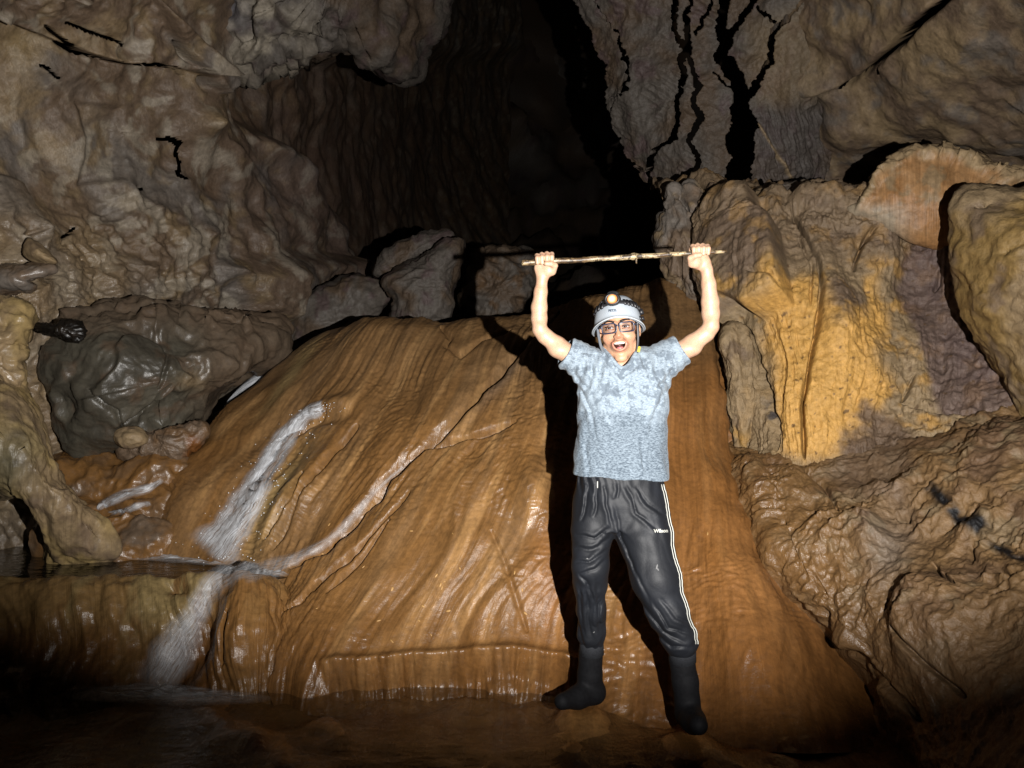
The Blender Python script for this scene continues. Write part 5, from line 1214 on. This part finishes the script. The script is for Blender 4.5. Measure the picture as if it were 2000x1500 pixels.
# chin straps
def strap(pts, mat, r=.0058, name='chin_strap'):
    v, f = tube(cr1(np.array(pts), 24), r, 8, flat=.4); return mesh_np(name, v-HL0, f, mat, helm)
strap([H(-.082, .035, .012), H(-.080, .042, -.03), H(-.074, .046, -.075), H(-.060, .050, -.112), H(-.045, .05, -.130)], M_STRAP)
strap([H(-.088, .010, .012), H(-.083, .018, -.03), H(-.077, .03, -.075), H(-.062, .04, -.116)], M_BLACK, .0045)
sR = strap([H(.080, .036, .030), H(.078, .038, -.01), H(.074, .040, -.06), H(.064, .046, -.108)], M_BLACK)
v, f = tube([H(.0765, .044, -.086), H(.071, .047, -.106)], .0055, 8, flat=.5); mesh_np('yellow_tab', v-HL0, f, M_YELLOW, helm)
_bh = bvh(hv, hf); lettering('lettering', 'PETZL', 1196.5, 606.5, 16.5, _bh, M_INK, helm, 4, .045, 0, HL0)

# ------------------------------------------------------------------ eyeglasses
gl = empty('eyeglasses', H(0, .105, -.004)); G0 = np.array(gl.location)
tag(gl, 'dark rectangular eyeglasses on the face below the helmet brim', 'glasses')
M_FRAME = plain('dark_frame', (.02, .026, .05), .3)
tg = NT('lens_glass'); tb = tg.new('ShaderNodeBsdfTransparent'); tb.inputs[0].default_value = (.90, .93, .98, 1); gg = tg.new('ShaderNodeBsdfGlossy'); gg.inputs['Roughness'].default_value = .12; gg.inputs[0].default_value = (.8, .86, 1, 1)
fr = tg.new('ShaderNodeFresnel'); fr.inputs[0].default_value = 1.5; mx = tg.new('ShaderNodeMixShader'); tg.l.new(tg.math('ADD', fr.outputs[0], .02), mx.inputs[0]); tg.l.new(tb.outputs[0], mx.inputs[1]); tg.l.new(gg.outputs[0], mx.inputs[2]); tg.l.new(mx.outputs[0], tg.o.inputs[0])
def rrect(cx, cz, w, h_, n=40, e=4.5):
    a = np.linspace(0, 2*math.pi, n, endpoint=False); c, s_ = np.cos(a), np.sin(a)
    x = cx+w*np.sign(c)*np.abs(c)**(2/e); z = cz+h_*np.sign(s_)*np.abs(s_)**(2/e); return x, z
for sx in (-1, 1):
    x, z = rrect(sx*.0345, -.004, .0285, .0190); y = .1085-4.0*x*x
    pts = np.stack([x, y, z], 1); ring = Hn(np.concatenate([pts, pts[:2]])); v, f = tube(ring, .0026, 8, cap=False); mesh_np('frame', v-G0, f, M_FRAME, gl)
    tp = [H(sx*.062, .1085-4*.062**2, .004), H(sx*.072, .080, .004), H(sx*.077, .03, .002), H(sx*.079, -.005, .0)]; v, f = tube(tp, .0028, 8); mesh_np('temple', v-G0, f, M_FRAME, gl)
    cen = np.array([[sx*.0345, .1085-4*.0345**2, -.004]]); inner = np.stack([x, y, z], 1); v = Hn(np.concatenate([cen, inner])); f = np.array([[0, 1+k, 1+(k+1) % 40] for k in range(40)]); mesh_np('lens', v-G0, f, tg.m, gl)
v, f = tube([H(-.0065, .1095, .003), H(0, .112, .006), H(.0065, .1095, .003)], .0026, 8); mesh_np('bridge', v-G0, f, M_FRAME, gl)

# ------------------------------------------------------------------ the stick
tb_ = NT('bark'); co = tb_.coord((9, 30, 30)); nb_ = tb_.noise(co, 1, 5, .65); n2_ = tb_.noise(tb_.coord(), 45, 4, .7)
cb = tb_.ramp(nb_, [(.36, S(40, 30, 22)*.4), (.46, S(120, 94, 62)*.5), (.55, S(206, 184, 142)*.6), (.66, S(90, 66, 42)*.5)]); cb = tb_.mix(tb_.mapr(n2_, .50, .58, 0, .9), cb, tuple(S(50, 38, 28)*.5))
tb_.set(tb_.b.inputs['Base Color'], cb); tb_.b.inputs['Roughness'].default_value = .45; tb_.l.new(tb_.bump(n2_, .5, .004), tb_.b.inputs['Normal'])
stick = empty('wooden_stick', tuple((HL+HRr)/2)); K0 = np.array(stick.location)
tag(stick, 'mottled wooden stick held overhead in both fists', 'stick')
s0, s1 = HL+(W(1020, 508.5, 3.08)-W(1063, 511, 3.08))*np.array([1, 0, 1]), W(1419, 487, 3.08)
s0 = HL-SD*.089; s1 = HRr+SD*.106
tt = np.linspace(0, 1, 90); c = s0+(s1-s0)*tt[:, None]; q3 = np.stack([tt*9, tt*0, tt*0+.5], 1)
c[:, 2] += .0018*pn(q3, 531)*np.sin(tt*math.pi)*1.6; c[:, 1] += .002*pn(q3+5, 532)
rd = np.interp(tt, [0, .2, .55, .8, 1], [.0118, .0112, .0105, .0088, .0062])*(1+.10*pn(q3*3, 533)); rd += .0050*np.exp(-((tt-.545)/.014)**2)+.002*np.exp(-((tt-.30)/.010)**2)
v, f = tube(c, rd, 14); mesh_np('shaft', v-K0, f, tb_.m, stick)
tw = s0+(s1-s0)*.553; v, f = tube([tw, tw+np.array([.002, -.012, -.014]), tw+np.array([.004, -.013, -.030])], [.006, .0045, .0025], 8); mesh_np('twig_stub', v-K0, f, tb_.m, stick)
# ------------------------------------------------------------------ water
def dark_water():
    t = NT('dark_pool_water'); co = t.coord((1, 2.2, 1)); n = t.noise(co, 7, 3, .5, .6)
    t.b.inputs['Base Color'].default_value = (.010, .008, .005, 1); t.b.inputs['Roughness'].default_value = .10; t.b.inputs['Specular IOR Level'].default_value = .5
    t.l.new(t.bump(n, .25, .03), t.b.inputs['Normal']); return t.m
M_POOL = dark_water()
def foam_mat():
    t = NT('white_water'); fl = t.attr('flow', 'Vector'); al = t.attr('alpha', 'Fac')
    s1 = t.noise(t.coord((26, 2.2, 1), fl), 1, 4, .65, .7); s2 = t.noise(t.coord((60, 9, 1), fl), 1, 3, .6, .3)
    a = t.math('MULTIPLY', al, t.mapr(t.math('ADD', t.math('MULTIPLY', s1, .7), t.math('MULTIPLY', s2, .3)), .34, .58, .14, 1.0), True)
    t.b.inputs['Base Color'].default_value = (*(S(232, 235, 240)*.85), 1); t.b.inputs['Roughness'].default_value = .22
    t.l.new(t.bump(s2, .5, .010, t.bump(s1, .4, .012)), t.b.inputs['Normal']); t.l.new(a, t.b.inputs['Alpha']); return t.m
M_FOAM = foam_mat()

def tree_of(o):
    me = o.data; n = len(me.vertices); v = np.empty(n*3, np.float32); me.vertices.foreach_get('co', v); m = len(me.polygons); f = np.empty(m*4, np.int32); me.polygons.foreach_get('vertices', f)
    return v.reshape(-1, 3), f.reshape(-1, 4)
def bvh_of(names, box):
    V, Fq, n = [], [], 0
    for nm in names:
        v, f = tree_of(bpy.data.objects[nm]); px, py = to_pix(v); k = (px > box[0]) & (px < box[2]) & (py > box[1]) & (py < box[3]); f = f[k[f].all(1)]
        us, inv = np.unique(f, return_inverse=True); V += v[us].tolist(); Fq += (inv.reshape(-1, 4)+n).tolist(); n += len(us)
    return BVHTree.FromPolygons(V, Fq)
def sheet(name, path, widths, tree, lift=.018, nl=120, nw=16, alpha=1.0, seed=1, fade=(.08, .1), sag=.0):
    """a ribbon of running water lying on the rock below it"""
    pth = cr1(np.array(path, float), nl); w = np.interp(np.linspace(0, 1, nl), np.linspace(0, 1, len(widths)), widths)
    tg_ = np.gradient(pth, axis=0); tg_ /= np.linalg.norm(tg_, axis=1)[:, None]; nn = np.stack([-tg_[:, 1], tg_[:, 0]], 1)
    s_ = np.linspace(-1, 1, nw); V = np.zeros((nl, nw, 3)); A = np.zeros((nl, nw)); last = None
    for i in range(nl):
        for j in range(nw):
            wob = 1+.10*math.sin(i*.13+seed)+.05*math.sin(i*.37+seed*2)
            x, y = pth[i]+nn[i]*s_[j]*w[i]*.5*wob
            o = Vector((0, 0, CAMZ)); dr = (P(x, y, 1)-o).normalized(); h = tree.ray_cast(o, dr)
            if h[0]: last = h[0].y
            d = h[0].y if h[0] else (last or 4.4)
            V[i, j] = W(x, y, d)
    V[..., 1] = smooth_grid(V[..., 1:2], 3)[..., 0]
    t_ = np.linspace(0, 1, nl)[:, None]; ed = np.clip(1-np.abs(s_)**2, 0, 1)[None]**1.3
    A = ed*sstep(0, fade[0], t_)*sstep(1.0, 1-fade[1], t_)*alpha
    n_ = gnormal(V); 
    if (n_[..., 1] > 0).mean() > .5: n_ = -n_
    q = V.reshape(-1, 3)*18; V = V+n_*(lift*(.45+.55*ed)+.008*fbm(q, 3, seed).reshape(nl, nw)*ed)[..., None]
    L = np.arange(nl)[:, None]/nl*np.ones((1, nw)); fl = np.stack([np.ones((nl, 1))*s_[None]*w[:, None]/120, L*len(path)*.5, L*0+seed], -1).reshape(-1, 3)
    return mesh_np(name, V.reshape(-1, 3), grid_faces(nl, nw), M_FOAM, None, {'alpha': A.ravel(), 'flow': fl})

def pool(name, outline, z, mat, n=90):
    """flat pool, outline in (px, distance)"""
    c = np.array([((x-1000)/F*d, d) for x, d in outline]); e = np.concatenate([c[-2:], c, c[:3]]); q = cr1(e, (len(e)-1)*12+1)[24:24+len(c)*12]
    m = q.mean(0); rows = [m+(q-m)*r for r in np.linspace(.001, 1, 24)]; g = np.array(rows); v = np.concatenate([g, np.full(g.shape[:2]+(1,), z)], 2).reshape(-1, 3)
    o = mesh_np(name, v, grid_faces(24, len(q), wrap=True), mat); tag(o, kind='structure'); return o
pool('pool_water', [(-450, 3.98), (-100, 3.96), (120, 3.96), (300, 3.95), (430, 3.93), (540, 3.95), (600, 4.15), (560, 4.4), (420, 4.6), (200, 4.75), (-100, 4.75), (-450, 4.7)], .394, M_POOL)
def film_water():
    t = NT('shallow_water'); n = t.noise(t.coord((1, 2.4, 1)), 9, 3, .5, .8)
    t.b.inputs['Base Color'].default_value = (.012, .008, .005, 1); t.b.inputs['Roughness'].default_value = .12; t.b.inputs['Specular IOR Level'].default_value = .5; t.b.inputs['Alpha'].default_value = .3
    t.l.new(t.bump(n, .3, .03), t.b.inputs['Normal']); return t.m
pool('stream_water', [(-1900, 1.2), (400, 1.0), (1500, 1.2), (1500, 2.2), (1420, 2.8), (1250, 3.2), (1060, 3.5), (800, 3.6), (560, 3.65), (300, 3.75), (-100, 3.8), (-700, 3.8)], -.016, film_water())

_bd = bvh_of(['flowstone_dome', 'rimstone_dam', 'stream_bank'], (150, 560, 1100, 1430))
o = sheet('waterfall', [(642, 790), (600, 815), (560, 860), (520, 920), (486, 985), (450, 1040), (410, 1090)], [18, 34, 44, 56, 72, 92, 124], _bd, .045, 150, 26, .95, 1, (.03, .08))
tag(o, 'white cascade sliding down the left flank of the dome into the pool', 'waterfall')
o = sheet('water_trickle', [(808, 898), (770, 925), (730, 962), (690, 1010), (640, 1058), (580, 1092), (520, 1112), (470, 1122)], [5, 10, 15, 19, 22, 26, 40, 56], _bd, .020, 120, 12, .30, 2, (.12, .05))
tag(o, 'thin stream following the long fold of the dome towards the pool rim', 'stream')
o = sheet('waterfall', [(490, 1106), (450, 1122), (415, 1150), (385, 1195), (352, 1250), (322, 1310), (290, 1362)], [50, 56, 58, 66, 80, 100, 130], _bd, .025, 120, 18, .55, 3, (.12, .2))
tag(o, 'misty overflow spilling from the pool lip down the front of the dam', 'waterfall')
o = sheet('water_trickle', [(318, 938), (290, 955), (250, 966), (205, 985), (192, 996)], [14, 20, 22, 18, 14], _bd, .02, 60, 10, .7, 4)
tag(o, 'small side rivulet over the reddish bank left of the dome', 'stream')
o = sheet('water_trickle', [(300, 985), (270, 988), (240, 1000), (215, 1006)], [10, 14, 14, 10], _bd, .02, 40, 8, .5, 5)
tag(o, 'faint lower rivulet on the reddish bank beside the pool', 'stream')
def gully():
    ctrl = [[(600, 700, 6.0), (590, 716, 5.95), (575, 730, 5.9)], [(540, 712, 5.95), (532, 728, 5.9), (520, 744, 5.85)], [(500, 730, 5.85), (492, 748, 5.8), (480, 766, 5.75)], [(462, 762, 5.75), (452, 776, 5.7), (445, 790, 5.65)], [(430, 800, 5.6), (424, 812, 5.55), (415, 824, 5.5)]]
    g = net(ctrl, 60, 12); L, s_ = np.meshgrid(np.linspace(0, 1, 60), np.linspace(-1, 1, 12), indexing='ij'); A = (1-s_**2)*sstep(0, .2, L)*sstep(1, .75, L)*.75
    fl = np.stack([s_*.25, L*2, L*0+9], -1).reshape(-1, 3); return mesh_np('waterfall', g.reshape(-1, 3), grid_faces(60, 12), M_FOAM, None, {'alpha': A.ravel(), 'flow': fl})
tag(gully(), 'short white chute half hidden behind the upper left edge of the dome', 'waterfall')
def foam_patch(name, outline, z, seed, alpha, lab):
    c = np.array([((x-1000)/F*d, d) for x, d in outline]); e = np.concatenate([c[-2:], c, c[:3]]); q = cr1(e, (len(e)-1)*14+1)[28:28+len(c)*14]
    m = q.mean(0); r = np.linspace(.001, 1, 26); g = np.array([m+(q-m)*k for k in r]); v = np.concatenate([g, np.full(g.shape[:2]+(1,), z)], 2).reshape(-1, 3)
    rr = np.repeat(r, len(q)); v[:, 2] += (.016*np.maximum(0, fbm(v*14, 3, seed))+.008)*(1-rr**3)
    A = (1-rr**2.5)*alpha; fl = np.stack([v[:, 1]*1.2, v[:, 0]*1.5, v[:, 2]*0+seed], 1)
    o = mesh_np(name, v, grid_faces(26, len(q), wrap=True), M_FOAM, None, {'alpha': A, 'flow': fl}); tag(o, lab, 'foam')
foam_patch('foam', [(210, 4.42), (300, 4.34), (400, 4.25), (500, 4.18), (540, 4.22), (500, 4.42), (420, 4.55), (320, 4.6), (250, 4.55)], .398, 21, .8, 'white foam on the pool where the cascade lands')
foam_patch('foam', [(455, 3.98), (500, 3.92), (560, 3.98), (570, 4.08), (520, 4.15), (470, 4.12)], .404, 23, .9, 'churning foam knot at the pool lip')
foam_patch('foam', [(120, 3.42), (260, 3.36), (400, 3.34), (520, 3.38), (520, 3.46), (400, 3.55), (280, 3.62), (160, 3.56)], .0, 25, .55, 'pale foam drifting below the dam overflow')
def droplets():
    rs = np.random.RandomState(4); t = NT('droplets'); t.b.inputs['Base Color'].default_value = (.8, .82, .85, 1); t.b.inputs['Roughness'].default_value = .05; parts = []
    pth = cr1(np.array([(642, 790), (600, 815), (560, 860), (520, 920), (486, 985), (450, 1040), (410, 1090)], float), 200)
    for k in range(300):
        i = rs.randint(200); sp = (20+60*i/200)*.62; x, y = pth[i]+rs.normal(0, 1, 2)*np.array([sp, sp*.35])
        o = Vector((0, 0, CAMZ)); dr = (P(x, y, 1)-o).normalized(); h = _bd.ray_cast(o, dr)
        if h[0]: parts.append(sph(np.array(h[0])-np.array(dr)*rs.uniform(.01, .08), [rs.uniform(.0012, .0034)]*3, None, 4))
    v, f = join_np(parts); tag(mesh_np('droplets', v, f, t.m), 'spray of fine droplets along the white cascade', 'droplets', kind='stuff')
droplets()

# ------------------------------------------------------------------ leaf bits and grit stuck to the dome
def bits():
    rs = np.random.RandomState(9); b = bvh_of(['flowstone_dome'], (550, 850, 1500, 1420)); mats = [plain('pale_grit', tuple(S(206, 160, 96)*.6), .5), plain('brown_grit', tuple(S(150, 100, 52)*.5), .5)]
    spots = [(803, 1037), (884, 1042), (916, 1054), (898, 1110), (868, 1136), (860, 1142), (863, 1148), (852, 1124), (876, 1193), (826, 1184), (766, 1150), (818, 1212), (740, 1212), (1005, 1118), (1020, 1152), (1026, 1198), (619, 1188), (710, 1107), (630, 1082), (673, 1088), (643, 1024), (765, 1252), (842, 1240), (1382, 1042)]
    base = None
    for k, (x, y) in enumerate(spots):
        o_ = Vector((0, 0, CAMZ)); dr = (P(x, y, 1)-o_).normalized(); h = b.ray_cast(o_, dr)
        if not h[0]: continue
        if base is None:
            v, f = sph(np.zeros(3), (.012, .0035, .006), None, 7); v = v*(1+.25*fbm(v*160, 2, 3)[:, None])
            o = mesh_np('leaf_fragment', v, f, mats[0]); base = o
        else: o = base.copy(); COL.objects.link(o)
        o.location = h[0]; nrm = h[1] if h[1].y < 0 else -h[1]
        o.rotation_euler = (nrm.to_track_quat('-Y', 'Z').to_matrix() @ Matrix.Rotation(rs.uniform(0, 3.1), 3, 'Y')).to_euler(); s_ = rs.uniform(.55, 1.15); o.scale = (s_, s_, s_*rs.uniform(.6, 1))
        tag(o, 'tiny tan fragment stuck on the wet face of the flowstone dome', 'fragment', 'fragments stuck on the dome')
bits()
